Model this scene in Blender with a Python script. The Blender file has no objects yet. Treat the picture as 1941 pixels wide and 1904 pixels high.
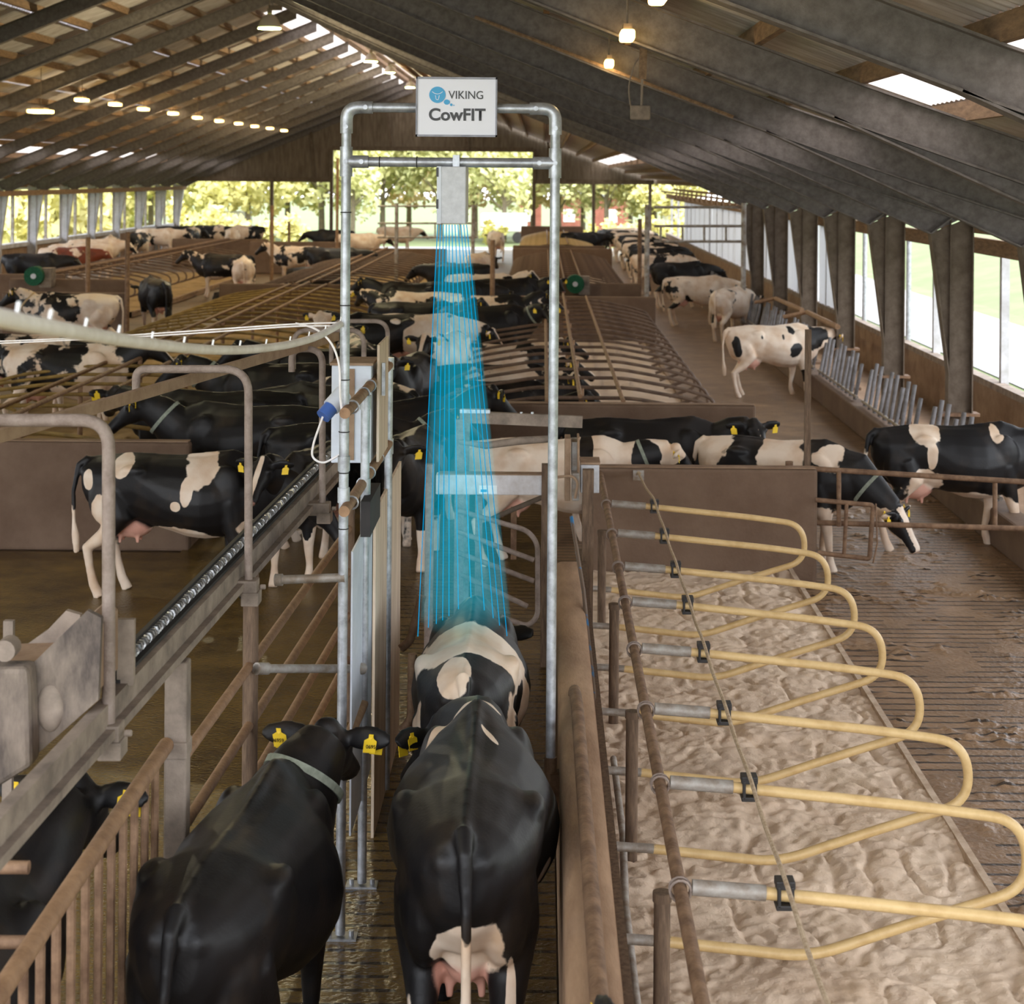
import bpy, bmesh, math, random
import numpy as np
from mathutils import Vector, Matrix
R = math.radians
random.seed(7)
SC = bpy.context.scene
COL = SC.collection
# ------------------------------------------------------------------ camera
FPX, CX, CY, EYE, ROLL = 3280.0, 1030.0, 335.0, 4.1, R(0.45)
cam = bpy.data.cameras.new('camera'); camo = bpy.data.objects.new('camera', cam); COL.objects.link(camo)
cam.sensor_width = 36.0; cam.lens = FPX / 1941 * 36
cam.shift_x = -(CX - 970.5) / 1941; cam.shift_y = -(952 - CY) / 1941
cam.clip_start = 0.05; cam.clip_end = 600
camo.location = (0, 0, EYE)
camo.rotation_euler = (Matrix.Rotation(R(90), 4, 'X') @ Matrix.Rotation(ROLL, 4, 'Z')).to_euler()
cam.dof.use_dof = True; cam.dof.focus_distance = 10.5; cam.dof.aperture_fstop = 4.2
SC.camera = camo
# ------------------------------------------------------------------ world, sun, exposure
W = bpy.data.worlds.new('overcast_sky'); SC.world = W; W.use_nodes = True
wn = W.node_tree.nodes; wl = W.node_tree.links
bg = wn['Background']
tc = wn.new('ShaderNodeTexCoord'); sx = wn.new('ShaderNodeSeparateXYZ'); rp = wn.new('ShaderNodeValToRGB')
wl.new(tc.outputs['Generated'], sx.inputs[0]); wl.new(sx.outputs['Z'], rp.inputs[0]); wl.new(rp.outputs[0], bg.inputs[0])
rp.color_ramp.elements[0].position = 0.0; rp.color_ramp.elements[0].color = (0.93, 0.95, 1.0, 1)
rp.color_ramp.elements[1].position = 0.6; rp.color_ramp.elements[1].color = (0.86, 0.91, 1.0, 1)
bg.inputs[1].default_value = 3.2
sun = bpy.data.lights.new('sun', 'SUN'); sun.energy = 1.5; sun.angle = R(12); sun.color = (1, 0.95, 0.87)
suno = bpy.data.objects.new('sun', sun); COL.objects.link(suno); suno.rotation_euler = (R(42), R(8), R(25))
SC.view_settings.view_transform = 'Standard'; SC.view_settings.look = 'None'
SC.view_settings.exposure = 0.72; SC.view_settings.gamma = 1; SC.view_settings.use_curve_mapping = False
cy = SC.cycles
cy.max_bounces = 7; cy.diffuse_bounces = 4; cy.glossy_bounces = 2; cy.transmission_bounces = 4; cy.volume_bounces = 0
cy.transparent_max_bounces = 8; cy.sample_clamp_indirect = 4.0; cy.caustics_reflective = False; cy.caustics_refractive = False
cy.use_denoising = True

# ------------------------------------------------------------------ helpers
def at(px, py, Z=None, d=None):
    """photo pixel -> world point, on the level Z or at the distance d"""
    x = px - CX; y = py - CY
    u = x * math.cos(ROLL) + y * math.sin(ROLL); v = -x * math.sin(ROLL) + y * math.cos(ROLL)
    if d is None: d = (EYE - Z) * FPX / v
    return Vector((u * d / FPX, d, EYE - v * d / FPX))
def lin(c):
    return tuple(((v / 255) / 12.92 if v / 255 <= 0.04045 else ((v / 255 + 0.055) / 1.055) ** 2.4) for v in c) + (1,)
MATS = {}
def mat(name, c1, c2=None, rough=0.7, metal=0.0, scale=6.0, bump=0.0, bscale=None, lo=0.35, hi=0.65, spec=0.5, stretch=None, emit=None, est=0.0, world=False):
    m = bpy.data.materials.new(name); m.use_nodes = True; MATS[name] = m
    n = m.node_tree.nodes; l = m.node_tree.links; b = n['Principled BSDF']
    b.inputs['Roughness'].default_value = rough; b.inputs['Metallic'].default_value = metal
    b.inputs['Specular IOR Level'].default_value = spec
    b.inputs['Base Color'].default_value = lin(c1)
    if c2 or bump:
        t = n.new('ShaderNodeTexCoord'); out = t.outputs['Object']
        if world: out = n.new('ShaderNodeNewGeometry').outputs['Position']
        if stretch:
            mp = n.new('ShaderNodeMapping'); mp.inputs['Scale'].default_value = stretch; l.new(out, mp.inputs[0]); out = mp.outputs[0]
    if c2:
        no = n.new('ShaderNodeTexNoise'); no.inputs['Scale'].default_value = scale; no.inputs['Detail'].default_value = 6
        no.inputs['Roughness'].default_value = 0.65
        l.new(out, no.inputs['Vector'])
        r = n.new('ShaderNodeValToRGB'); r.color_ramp.elements[0].position = lo; r.color_ramp.elements[1].position = hi
        r.color_ramp.elements[0].color = lin(c1); r.color_ramp.elements[1].color = lin(c2)
        l.new(no.outputs[0], r.inputs[0]); l.new(r.outputs[0], b.inputs['Base Color'])
    if bump:
        nb = n.new('ShaderNodeTexNoise'); nb.inputs['Scale'].default_value = bscale or scale * 3; nb.inputs['Detail'].default_value = 5
        l.new(out, nb.inputs['Vector'])
        bu = n.new('ShaderNodeBump'); bu.inputs['Strength'].default_value = bump; bu.inputs['Distance'].default_value = 0.02
        l.new(nb.outputs[0], bu.inputs['Height']); l.new(bu.outputs[0], b.inputs['Normal'])
    if emit:
        b.inputs['Emission Color'].default_value = lin(emit); b.inputs['Emission Strength'].default_value = est
    return m
def tag(o, label=None, cat=None, group=None, kind=None):
    if label: o['label'] = label
    if cat: o['category'] = cat
    if group: o['group'] = group
    if kind: o['kind'] = kind
    return o
def empty(name, loc=(0, 0, 0), label=None, cat=None, group=None, rz=0.0):
    o = bpy.data.objects.new(name, None); COL.objects.link(o); o.location = loc; o.rotation_euler.z = rz
    o.empty_display_size = 0.1
    return tag(o, label, cat, group)
def copy_tree(o, parent=None):
    c = o.copy(); COL.objects.link(c); c.parent = parent
    for ch in [k for k in o.children]: copy_tree(ch, c)
    return c
def arc_path(pts, rad, n=6):
    """round the inner corners of a polyline"""
    pts = [Vector(p) for p in pts]; out = [pts[0]]
    for i in range(1, len(pts) - 1):
        r = rad[i - 1] if isinstance(rad, (list, tuple)) else rad
        a, b, c = pts[i - 1], pts[i], pts[i + 1]
        r = min(r, (a - b).length * .49, (c - b).length * .49)
        p, q = b + (a - b).normalized() * r, b + (c - b).normalized() * r
        for k in range(n + 1):
            t = k / n; out.append(p * (1 - t) ** 2 + b * 2 * t * (1 - t) + q * t * t)
    out.append(pts[-1]); return out
class MB:
    def __init__(s): s.v = []; s.f = []; s.m = []; s.cur = 0
    def quad(s, *p):
        i = len(s.v); s.v += [tuple(q) for q in p]; s.f.append(tuple(range(i, i + len(p)))); s.m.append(s.cur); return s
    def box(s, lo, hi, rz=0.0, c=None):
        x0, y0, z0 = lo; x1, y1, z1 = hi
        P = [Vector(p) for p in ((x0,y0,z0),(x1,y0,z0),(x1,y1,z0),(x0,y1,z0),(x0,y0,z1),(x1,y0,z1),(x1,y1,z1),(x0,y1,z1))]
        if rz:
            c = Vector(c if c else ((x0+x1)/2,(y0+y1)/2,0)); M = Matrix.Rotation(rz, 3, 'Z'); P = [M @ (p - c) + c for p in P]
        i = len(s.v); s.v += [tuple(p) for p in P]
        for f in ((0,3,2,1),(4,5,6,7),(0,1,5,4),(1,2,6,5),(2,3,7,6),(3,0,4,7)): s.f.append(tuple(i + k for k in f)); s.m.append(s.cur)
        return s
    def bar(s, a, b, w, h, up=(0, 0, 1)):
        a, b = Vector(a), Vector(b); t = (b - a).normalized(); r = t.cross(Vector(up))
        if r.length < 1e-4: r = t.cross(Vector((0, 1, 0)))
        r.normalize(); u = r.cross(t)
        P = [p + r * sx_ * w / 2 + u * sz * h / 2 for p in (a, b) for sx_, sz in ((-1,-1),(1,-1),(1,1),(-1,1))]
        i = len(s.v); s.v += [tuple(p) for p in P]
        for f in ((0,1,2,3),(7,6,5,4),(0,4,5,1),(1,5,6,2),(2,6,7,3),(3,7,4,0)): s.f.append(tuple(i + k for k in f)); s.m.append(s.cur)
        return s
    def tube(s, pts, r, n=10, cap=True):
        pts = [Vector(p) for p in pts]; rr = r if isinstance(r, (list, tuple)) else [r] * len(pts)
        N = None; base = len(s.v)
        for i, p in enumerate(pts):
            t = (pts[min(i + 1, len(pts) - 1)] - pts[max(i - 1, 0)]).normalized()
            if N is None:
                N = t.cross(Vector((0, 0, 1)))
                if N.length < 1e-3: N = t.cross(Vector((0, 1, 0)))
            N = (N - t * N.dot(t)).normalized(); B = t.cross(N)
            for k in range(n):
                a = 2 * math.pi * k / n; s.v.append(tuple(p + (N * math.cos(a) + B * math.sin(a)) * rr[i]))
        for i in range(len(pts) - 1):
            for k in range(n):
                k2 = (k + 1) % n; s.f.append((base + i*n + k, base + i*n + k2, base + (i+1)*n + k2, base + (i+1)*n + k)); s.m.append(s.cur)
        if cap:
            s.f.append(tuple(base + k for k in reversed(range(n)))); s.m.append(s.cur)
            e = base + (len(pts) - 1) * n; s.f.append(tuple(e + k for k in range(n))); s.m.append(s.cur)
        return s
    def cyl(s, a, b, r, n=12, r2=None): return s.tube([a, b], [r, r if r2 is None else r2], n)
    def ell(s, c, r, nu=14, nv=9, M=None):
        c = Vector(c); base = len(s.v)
        def P(q):
            q = Vector(q)
            return tuple(c + (M @ q if M is not None else q))
        s.v.append(P((0, 0, r[2])))
        for j in range(1, nv):
            ph = math.pi * j / nv
            for k in range(nu):
                a = 2 * math.pi * k / nu
                s.v.append(P((r[0]*math.sin(ph)*math.cos(a), r[1]*math.sin(ph)*math.sin(a), r[2]*math.cos(ph))))
        s.v.append(P((0, 0, -r[2]))); e = len(s.v) - 1
        for k in range(nu):
            k2 = (k + 1) % nu
            s.f.append((base, base+1+k, base+1+k2)); s.m.append(s.cur)
            for j in range(nv - 2):
                s.f.append((base+1+j*nu+k, base+1+(j+1)*nu+k, base+1+(j+1)*nu+k2, base+1+j*nu+k2)); s.m.append(s.cur)
            s.f.append((base+1+(nv-2)*nu+k, e, base+1+(nv-2)*nu+k2)); s.m.append(s.cur)
        return s
    def prism(s, poly, axis, a, b):
        """poly of 2D points extruded along axis between a and b"""
        def P(p, t): return {'x': (t, p[0], p[1]), 'y': (p[0], t, p[1]), 'z': (p[0], p[1], t)}[axis]
        i = len(s.v); n = len(poly)
        s.v += [P(p, a) for p in poly] + [P(p, b) for p in poly]
        s.f.append(tuple(i + k for k in range(n))); s.m.append(s.cur)
        s.f.append(tuple(i + n + k for k in reversed(range(n)))); s.m.append(s.cur)
        for k in range(n):
            k2 = (k + 1) % n; s.f.append((i+k2, i+k, i+n+k, i+n+k2)); s.m.append(s.cur)
        return s
    def mesh(s, name, mats, off=None, smooth=False):
        me = bpy.data.meshes.new(name)
        v = s.v if off is None else [(p[0]-off[0], p[1]-off[1], p[2]-off[2]) for p in s.v]
        me.from_pydata(v, [], s.f)
        for m in (mats if isinstance(mats, (list, tuple)) else [mats]): me.materials.append(m)
        me.polygons.foreach_set('material_index', s.m)
        bm = bmesh.new(); bm.from_mesh(me); bmesh.ops.recalc_face_normals(bm, faces=bm.faces)
        bm.to_mesh(me); bm.free()
        if smooth:
            me.polygons.foreach_set('use_smooth', [True] * len(me.polygons))
            try: me.set_sharp_from_angle(angle=R(40))
            except Exception: pass
        me.update(); return me
    def build(s, name, mats, parent=None, smooth=False, bevel=0.0, loc=None):
        """one mesh object; vertices are given in world space and stored relative to the parent or loc"""
        off = parent.matrix_basis.translation if parent is not None and parent.type == 'EMPTY' else None
        if loc is not None: off = loc
        o = bpy.data.objects.new(name, s.mesh(name, mats, off, smooth)); COL.objects.link(o)
        if parent is not None: o.parent = parent
        elif loc is not None: o.location = loc
        if bevel:
            b = o.modifiers.new('bevel', 'BEVEL'); b.width = bevel; b.segments = 2; b.limit_method = 'ANGLE'
        return o
def struct(mb, name, mats, **k):
    return tag(mb.build(name, mats, **k), kind='structure')
ORD = ('first second third fourth fifth sixth seventh eighth ninth tenth eleventh twelfth thirteenth fourteenth fifteenth sixteenth seventeenth '
       'eighteenth nineteenth twentieth twenty-first twenty-second twenty-third twenty-fourth twenty-fifth twenty-sixth').split()
def text_mesh(body, size, mtl, bold=0.0, ext=0.002):
    c = bpy.data.curves.new('txt', 'FONT'); c.body = body; c.size = size; c.offset = bold; c.extrude = ext; c.align_x = 'LEFT'
    o = bpy.data.objects.new('txt', c); COL.objects.link(o)
    dg = bpy.context.evaluated_depsgraph_get(); me = bpy.data.meshes.new_from_object(o.evaluated_get(dg))
    bpy.data.objects.remove(o); bpy.data.curves.remove(c)
    me.materials.clear(); me.materials.append(mtl); return me
def vnoise(X, Y, sc, seed):
    """smooth value noise on arrays"""
    rng = np.random.RandomState(seed); T = rng.rand(256, 256)
    x = X * sc + 37.3 * seed; y = Y * sc + 11.7 * seed
    xi = np.floor(x).astype(int); yi = np.floor(y).astype(int); fx = x - xi; fy = y - yi
    fx = fx*fx*(3-2*fx); fy = fy*fy*(3-2*fy)
    g = lambda a, b: T[a % 256, b % 256]
    return (g(xi,yi)*(1-fx)+g(xi+1,yi)*fx)*(1-fy)+(g(xi,yi+1)*(1-fx)+g(xi+1,yi+1)*fx)*fy
def heightfield(name, xs, ys, fn, mtl):
    X, Y = np.meshgrid(xs, ys); Z = fn(X, Y); nx, ny = len(xs), len(ys)
    v = np.stack([X.ravel(), Y.ravel(), Z.ravel()], 1)
    idx = np.arange(nx * ny).reshape(ny, nx)
    f = np.stack([idx[:-1,:-1].ravel(), idx[:-1,1:].ravel(), idx[1:,1:].ravel(), idx[1:,:-1].ravel()], 1)
    me = bpy.data.meshes.new(name); me.from_pydata(v.tolist(), [], f.tolist()); me.materials.append(mtl)
    me.polygons.foreach_set('use_smooth', [True] * len(me.polygons)); me.update()
    o = bpy.data.objects.new(name, me); COL.objects.link(o); return o

# ------------------------------------------------------------------ materials
mat('steel', (124,118,116), (98,92,89), rough=.75, scale=9, bump=.15, bscale=60, spec=.25)
mat('steel_dark', (112,99,86), (86,74,62), rough=.75, scale=5, bump=.15, bscale=40, spec=.25)
mat('steel_pale', (196,196,202), (164,162,162), rough=.7, scale=3, spec=.25)
mat('bar_grey', (132,130,132), (96,92,90), rough=.55, scale=6, spec=.4)
mat('beam_pale', (214,212,214), (170,160,154), rough=.5, scale=5, lo=.42, hi=.72)
mat('edge', (206,186,164), (170,146,122), rough=.95, scale=6, world=True)
mat('stained', (74,65,60), (138,124,111), rough=.85, scale=3.4, stretch=(2,2,.7), bump=.15, bscale=50, lo=.40, hi=.66)
mat('mud', (128,102,50), (78,58,24), rough=.24, scale=1.6, bump=.7, bscale=34, world=True, lo=.32, hi=.7)
mat('race', (176,144,114), (138,108,82), rough=.85, scale=2.5, bump=.2, bscale=40, stretch=(2,.5,2), world=True)
mat('sign_frame', (112,112,124), (150,150,160), rough=.4, scale=9)
mat('purlin', (150,122,94), (112,88,66), rough=.85, scale=4, stretch=(6,1,6))
mat('sheet', (236,234,236), (186,178,174), rough=.85, scale=3, stretch=(.5,4,1), lo=.3, hi=.7, spec=.2)
mat('clad', (128,116,102), (96,84,70), rough=.85, scale=2, stretch=(4,4,.6))
mat('concrete_wall', (120,98,80), (96,74,57), rough=.85, scale=1.6, bump=.2, bscale=30, world=True, lo=.3, hi=.72)
mat('concrete_top', (150,124,100), (124,98,76), rough=.85, scale=3, bump=.2, bscale=30, world=True)
mat('floor', (112,88,62), (70,54,34), rough=.5, scale=.9, bump=.5, bscale=14, world=True)
mat('galv', (196,200,206), (150,152,156), rough=.42, metal=.65, scale=14, bump=.04, bscale=80)
mat('galv_dirty', (176,172,166), (128,112,96), rough=.6, metal=.35, scale=7, bump=.1)
mat('pipe_brown', (140,110,84), (96,70,50), rough=.75, scale=9, bump=.2, bscale=60)
mat('pipe_tan', (158,124,92), (124,93,66), rough=.7, scale=12, bump=.15, bscale=60)
mat('pipe_grey', (150,135,125), (120,104,94), rough=.75, scale=12, bump=.3, bscale=70)
mat('loop_cream', (214,184,130), (188,154,100), rough=.42, scale=7, lo=.42, hi=.75)
mat('loop_olive', (150,122,60), (112,88,42), rough=.6, scale=5)
mat('loop_steel', (120,98,80), (84,66,54), rough=.6, scale=5)
mat('black_plastic', (38,36,36), rough=.5)
mat('rope', (196,176,150), (160,138,110), rough=.9, scale=40)
mat('white_cable', (252,248,248), (232,226,222), rough=.7, scale=9)
mat('sand', (226,206,184), (196,172,148), rough=.95, scale=1.7, bump=.35, bscale=55, world=True, lo=.3, hi=.75, spec=.15)
mat('plywood', (222,204,182), (184,162,138), rough=.75, scale=2.2, stretch=(3,3,.5))
mat('white_panel', (214,220,230), (196,202,212), rough=.45, scale=4)
mat('box_grey', (206,208,214), (190,192,198), rough=.5, scale=30)
mat('sign_white', (226,226,236), rough=.35)
mat('sign_dark', (58,58,62), rough=.5)
mat('sign_blue', (58,160,212), rough=.45)
mat('white_paint', (240,240,240), rough=.5)
mat('blue_plastic', (70,104,176), rough=.45)
mat('blue_paint', (116,98,84), (40,120,180), rough=.6, scale=5, lo=.52, hi=.58)
mat('grime', (156,141,127), (112,100,90), rough=.85, scale=5, bump=.12, bscale=60)
mat('dust_tan', (162,136,112), (136,110,88), rough=.9, scale=8, bump=.2)
mat('rubber', (34,32,32), (48,44,42), rough=.7, scale=8)
mat('spring', (150,150,150), rough=.35, metal=.8)
mat('timber_post', (122,100,80), (84,66,52), rough=.85, scale=10, stretch=(4,4,.6))
mat('green_brush', (14,96,62), (8,66,44), rough=.8, scale=30, bump=.6, bscale=90)
mat('lamp_shell', (206,196,186), rough=.5)
mat('lamp_warm', (255,235,190), emit=(255,206,120), est=5)
mat('lamp_green', (240,255,190), emit=(232,255,150), est=7)
mat('yellow_tag', (240,202,40), rough=.5)
mat('tag_ink', (30,26,20), rough=.6)
mat('collar_pale', (150,156,140), (120,126,112), rough=.8, scale=20)
mat('collar_tan', (190,160,120), rough=.8)
mat('red_plastic', (200,40,40), rough=.5)
mat('lawn', (112,120,80), (98,112,66), rough=.9, scale=.6, bump=.3, bscale=20, world=True)
mat('gravel', (160,158,154), (130,127,123), rough=.95, scale=8, world=True)
mat('yard', (156,154,151), (138,135,131), rough=.8, scale=.8, world=True)
mat('brick_red', (176,112,96), (150,92,78), rough=.9, scale=2)
mat('bark', (140,128,104), (112,102,84), rough=.9, scale=4)
mat('leaf_yellow', (232,222,150), (206,204,128), rough=.8, scale=.5)
mat('leaf_green', (206,210,150), (220,214,150), rough=.8, scale=.5)
mat('leaf_rust', (226,200,156), (214,208,146), rough=.8, scale=.5)
mat('curtain', (226,228,234), (206,208,216), rough=.8, scale=1)
def translucent(name, c1, tr=.6):
    m = bpy.data.materials.new(name); m.use_nodes = True; MATS[name] = m
    n = m.node_tree.nodes; l = m.node_tree.links; n.remove(n['Principled BSDF']); out = n['Material Output']
    a = n.new('ShaderNodeBsdfDiffuse'); b = n.new('ShaderNodeBsdfTranslucent'); x = n.new('ShaderNodeMixShader')
    a.inputs[0].default_value = lin(c1); b.inputs[0].default_value = lin(c1); x.inputs[0].default_value = tr
    l.new(a.outputs[0], x.inputs[1]); l.new(b.outputs[0], x.inputs[2]); l.new(x.outputs[0], out.inputs[0]); return m
translucent('skylight', (226,214,204), .62)
translucent('curtain_cloth', (206,208,216), .22)
def slotted(name, c1, c2, groove, period, rough):
    m = mat(name, c1, c2, rough=rough, scale=2.2, bump=.5, bscale=26, world=True, lo=.3, hi=.7)
    n = m.node_tree.nodes; l = m.node_tree.links; b = n['Principled BSDF']
    g = n.new('ShaderNodeNewGeometry'); sp = n.new('ShaderNodeSeparateXYZ'); l.new(g.outputs['Position'], sp.inputs[0])
    nz = n.new('ShaderNodeTexNoise'); nz.inputs['Scale'].default_value = 1.3; l.new(g.outputs['Position'], nz.inputs['Vector'])
    a = n.new('ShaderNodeMath'); a.operation = 'PINGPONG'; a.inputs[1].default_value = period / 2; l.new(sp.outputs['Y'], a.inputs[0])
    lt = n.new('ShaderNodeMath'); lt.operation = 'LESS_THAN'; lt.inputs[1].default_value = period * .11; l.new(a.outputs[0], lt.inputs[0])
    gt = n.new('ShaderNodeMath'); gt.operation = 'GREATER_THAN'; gt.inputs[1].default_value = .42; l.new(nz.outputs[0], gt.inputs[0])
    mu = n.new('ShaderNodeMath'); mu.operation = 'MULTIPLY'; l.new(lt.outputs[0], mu.inputs[0]); l.new(gt.outputs[0], mu.inputs[1])
    mx = n.new('ShaderNodeMix'); mx.data_type = 'RGBA'; l.new(mu.outputs[0], mx.inputs[0])
    src = b.inputs['Base Color'].links[0].from_socket; l.new(src, mx.inputs[6]); mx.inputs[7].default_value = lin(groove)
    l.new(mx.outputs[2], b.inputs['Base Color'])
slotted('slats', (156,126,96), (112,86,60), (56,42,30), .15, .38)
slotted('slats_wet', (122,98,52), (80,62,32), (40,30,16), .15, .22)
# coat of the cattle: patch field on the mesh plus noise steered by the object's own colour (bias, noise, seed)
def coat_material(name, dark, light):
    m = bpy.data.materials.new(name); m.use_nodes = True; MATS[name] = m
    n = m.node_tree.nodes; l = m.node_tree.links; b = n['Principled BSDF']
    oi = n.new('ShaderNodeObjectInfo'); sc = n.new('ShaderNodeSeparateColor'); l.new(oi.outputs['Color'], sc.inputs[0])
    t = n.new('ShaderNodeTexCoord')
    ms = n.new('ShaderNodeMath'); ms.operation = 'MULTIPLY'; ms.inputs[1].default_value = 61.0; l.new(sc.outputs[2], ms.inputs[0])
    cb = n.new('ShaderNodeCombineXYZ')
    for k in range(3): l.new(ms.outputs[0], cb.inputs[k])
    ad = n.new('ShaderNodeVectorMath'); ad.operation = 'ADD'; l.new(t.outputs['Object'], ad.inputs[0]); l.new(cb.outputs[0], ad.inputs[1])
    nz = n.new('ShaderNodeTexNoise'); nz.inputs['Scale'].default_value = 1.3; nz.inputs['Detail'].default_value = 1.7; nz.inputs['Roughness'].default_value = .4
    l.new(ad.outputs[0], nz.inputs['Vector'])
    fz = n.new('ShaderNodeTexNoise'); fz.inputs['Scale'].default_value = 26; fz.inputs['Detail'].default_value = 3; l.new(t.outputs['Object'], fz.inputs['Vector'])
    def mth(op, a, c):
        q = n.new('ShaderNodeMath'); q.operation = op
        for i, s in enumerate((a, c)):
            if isinstance(s, (int, float)): q.inputs[i].default_value = s
            else: l.new(s, q.inputs[i])
        return q.outputs[0]
    ac = n.new('ShaderNodeAttribute'); ac.attribute_name = 'coat'
    ap = n.new('ShaderNodeAttribute'); ap.attribute_name = 'skin'
    v = mth('MULTIPLY', mth('SUBTRACT', nz.outputs[0], .5), mth('MULTIPLY', sc.outputs[1], 14.0))
    nz2 = n.new('ShaderNodeTexNoise'); nz2.inputs['Scale'].default_value = 4.6; nz2.inputs['Detail'].default_value = 2.5; l.new(ad.outputs[0], nz2.inputs['Vector'])
    v = mth('ADD', v, mth('MULTIPLY', mth('SUBTRACT', nz2.outputs[0], .5), mth('MULTIPLY', sc.outputs[1], 6.0)))
    v = mth('ADD', v, ac.outputs['Fac'])
    v = mth('ADD', v, mth('MULTIPLY', mth('SUBTRACT', sc.outputs[0], .5), 4.0))
    v = mth('ADD', v, mth('MULTIPLY', mth('SUBTRACT', fz.outputs[0], .5), .12))
    mr = n.new('ShaderNodeMapRange'); mr.inputs[1].default_value = -.025; mr.inputs[2].default_value = .025; l.new(v, mr.inputs[0])
    dz = n.new('ShaderNodeTexNoise'); dz.inputs['Scale'].default_value = 3.5; dz.inputs['Detail'].default_value = 6; l.new(ad.outputs[0], dz.inputs['Vector'])
    r1 = n.new('ShaderNodeValToRGB'); r1.color_ramp.elements[0].position = .52; r1.color_ramp.elements[1].position = .95
    r1.color_ramp.elements[0].color = lin(dark); r1.color_ramp.elements[1].color = lin((58,46,34)); l.new(dz.outputs[0], r1.inputs[0])
    r2 = n.new('ShaderNodeValToRGB'); r2.color_ramp.elements[0].position = .4; r2.color_ramp.elements[1].position = .75
    r2.color_ramp.elements[0].color = lin(light); r2.color_ramp.elements[1].color = lin((206,172,138)); l.new(dz.outputs[0], r2.inputs[0])
    mx = n.new('ShaderNodeMix'); mx.data_type = 'RGBA'; l.new(mr.outputs[0], mx.inputs[0]); l.new(r1.outputs[0], mx.inputs[6]); l.new(r2.outputs[0], mx.inputs[7])
    mp = n.new('ShaderNodeMix'); mp.data_type = 'RGBA'; l.new(ap.outputs['Fac'], mp.inputs[0]); l.new(mx.outputs[2], mp.inputs[6]); mp.inputs[7].default_value = lin((216,160,140))
    l.new(mp.outputs[2], b.inputs['Base Color']); b.inputs['Roughness'].default_value = .5; b.inputs['Specular IOR Level'].default_value = .36
    bu = n.new('ShaderNodeBump'); bu.inputs['Strength'].default_value = .12; bu.inputs['Distance'].default_value = .01
    hz = n.new('ShaderNodeTexNoise'); hz.inputs['Scale'].default_value = 60; hz.inputs['Detail'].default_value = 3; l.new(t.outputs['Object'], hz.inputs['Vector'])
    l.new(hz.outputs[0], bu.inputs['Height']); l.new(bu.outputs[0], b.inputs['Normal'])
    return m
coat_material('coat_black', (17,15,16), (232,214,194))
coat_material('coat_red', (118,56,34), (232,214,194))
M = MATS

# ================================================================== STRUCTURE
RX, RZ, SL = -7.28, 8.70, 0.41           # ridge position, underside of rafters at the ridge, roof slope
FR = [5.8 + 4.5 * k for k in range(21)]  # portal frames along the barn
YF = 0.6                                # unseen roof edge, placed to let sky light onto the foreground
FAR = FR[-1]
DEP = .36                                # rafter depth
def zq(s_, q): return RZ - SL * q if s_ < 0 else 8.72 - .486 * q + .0068 * q * q   # underside of the rafters, q metres from the ridge
def zb(x): return zq(1 if x > RX else -1, abs(x - RX))
# floors
struct(MB().box((-21.5, -6, -.2), (5.2, FAR + 1, -.02)), 'floor', M['floor'])
struct(MB().quad((-11.2, -4, 0), (-1.55, -4, 0), (-1.55, 18.7, 0), (-11.2, 18.7, 0)), 'floor_passage', M['mud'])
struct(MB().quad((-3.9, 18.7, 0), (-1.55, 18.7, 0), (-1.55, 47.4, 0), (-3.9, 47.4, 0)), 'floor_passage', M['mud'])
struct(MB().quad((-1.55, -4, 0), (.1, -4, 0), (.1, 47.4, 0), (-1.55, 47.4, 0)), 'floor_lane', M['slats_wet'])
def alley_h(X, Y):
    a = vnoise(X, Y, 3.2, 1); b = vnoise(X, Y, 9, 2); c = vnoise(X, Y, 24, 3)
    return .004 + .035 * np.clip(a * b * 2.6 - .75, 0, 1) * (.2 + 1.2*c*vnoise(X, Y, 55, 7)) + .006 * c * a
o = heightfield('floor_alley', np.arange(2.45, 5.2, .018), np.arange(6, 22, .018), alley_h, M['slats']); o['kind'] = 'structure'
struct(MB().quad((2.45, 21.97, .004), (5.4, 21.97, .004), (5.4, FAR + 1, .004), (2.45, FAR + 1, .004)), 'floor_alley', M['slats'])
struct(MB().quad((.1, 17.5, .003), (2.45, 17.5, .003), (2.45, 22.3, .003), (.1, 22.3, .003)), 'floor_crossing', M['slats'])
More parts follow.
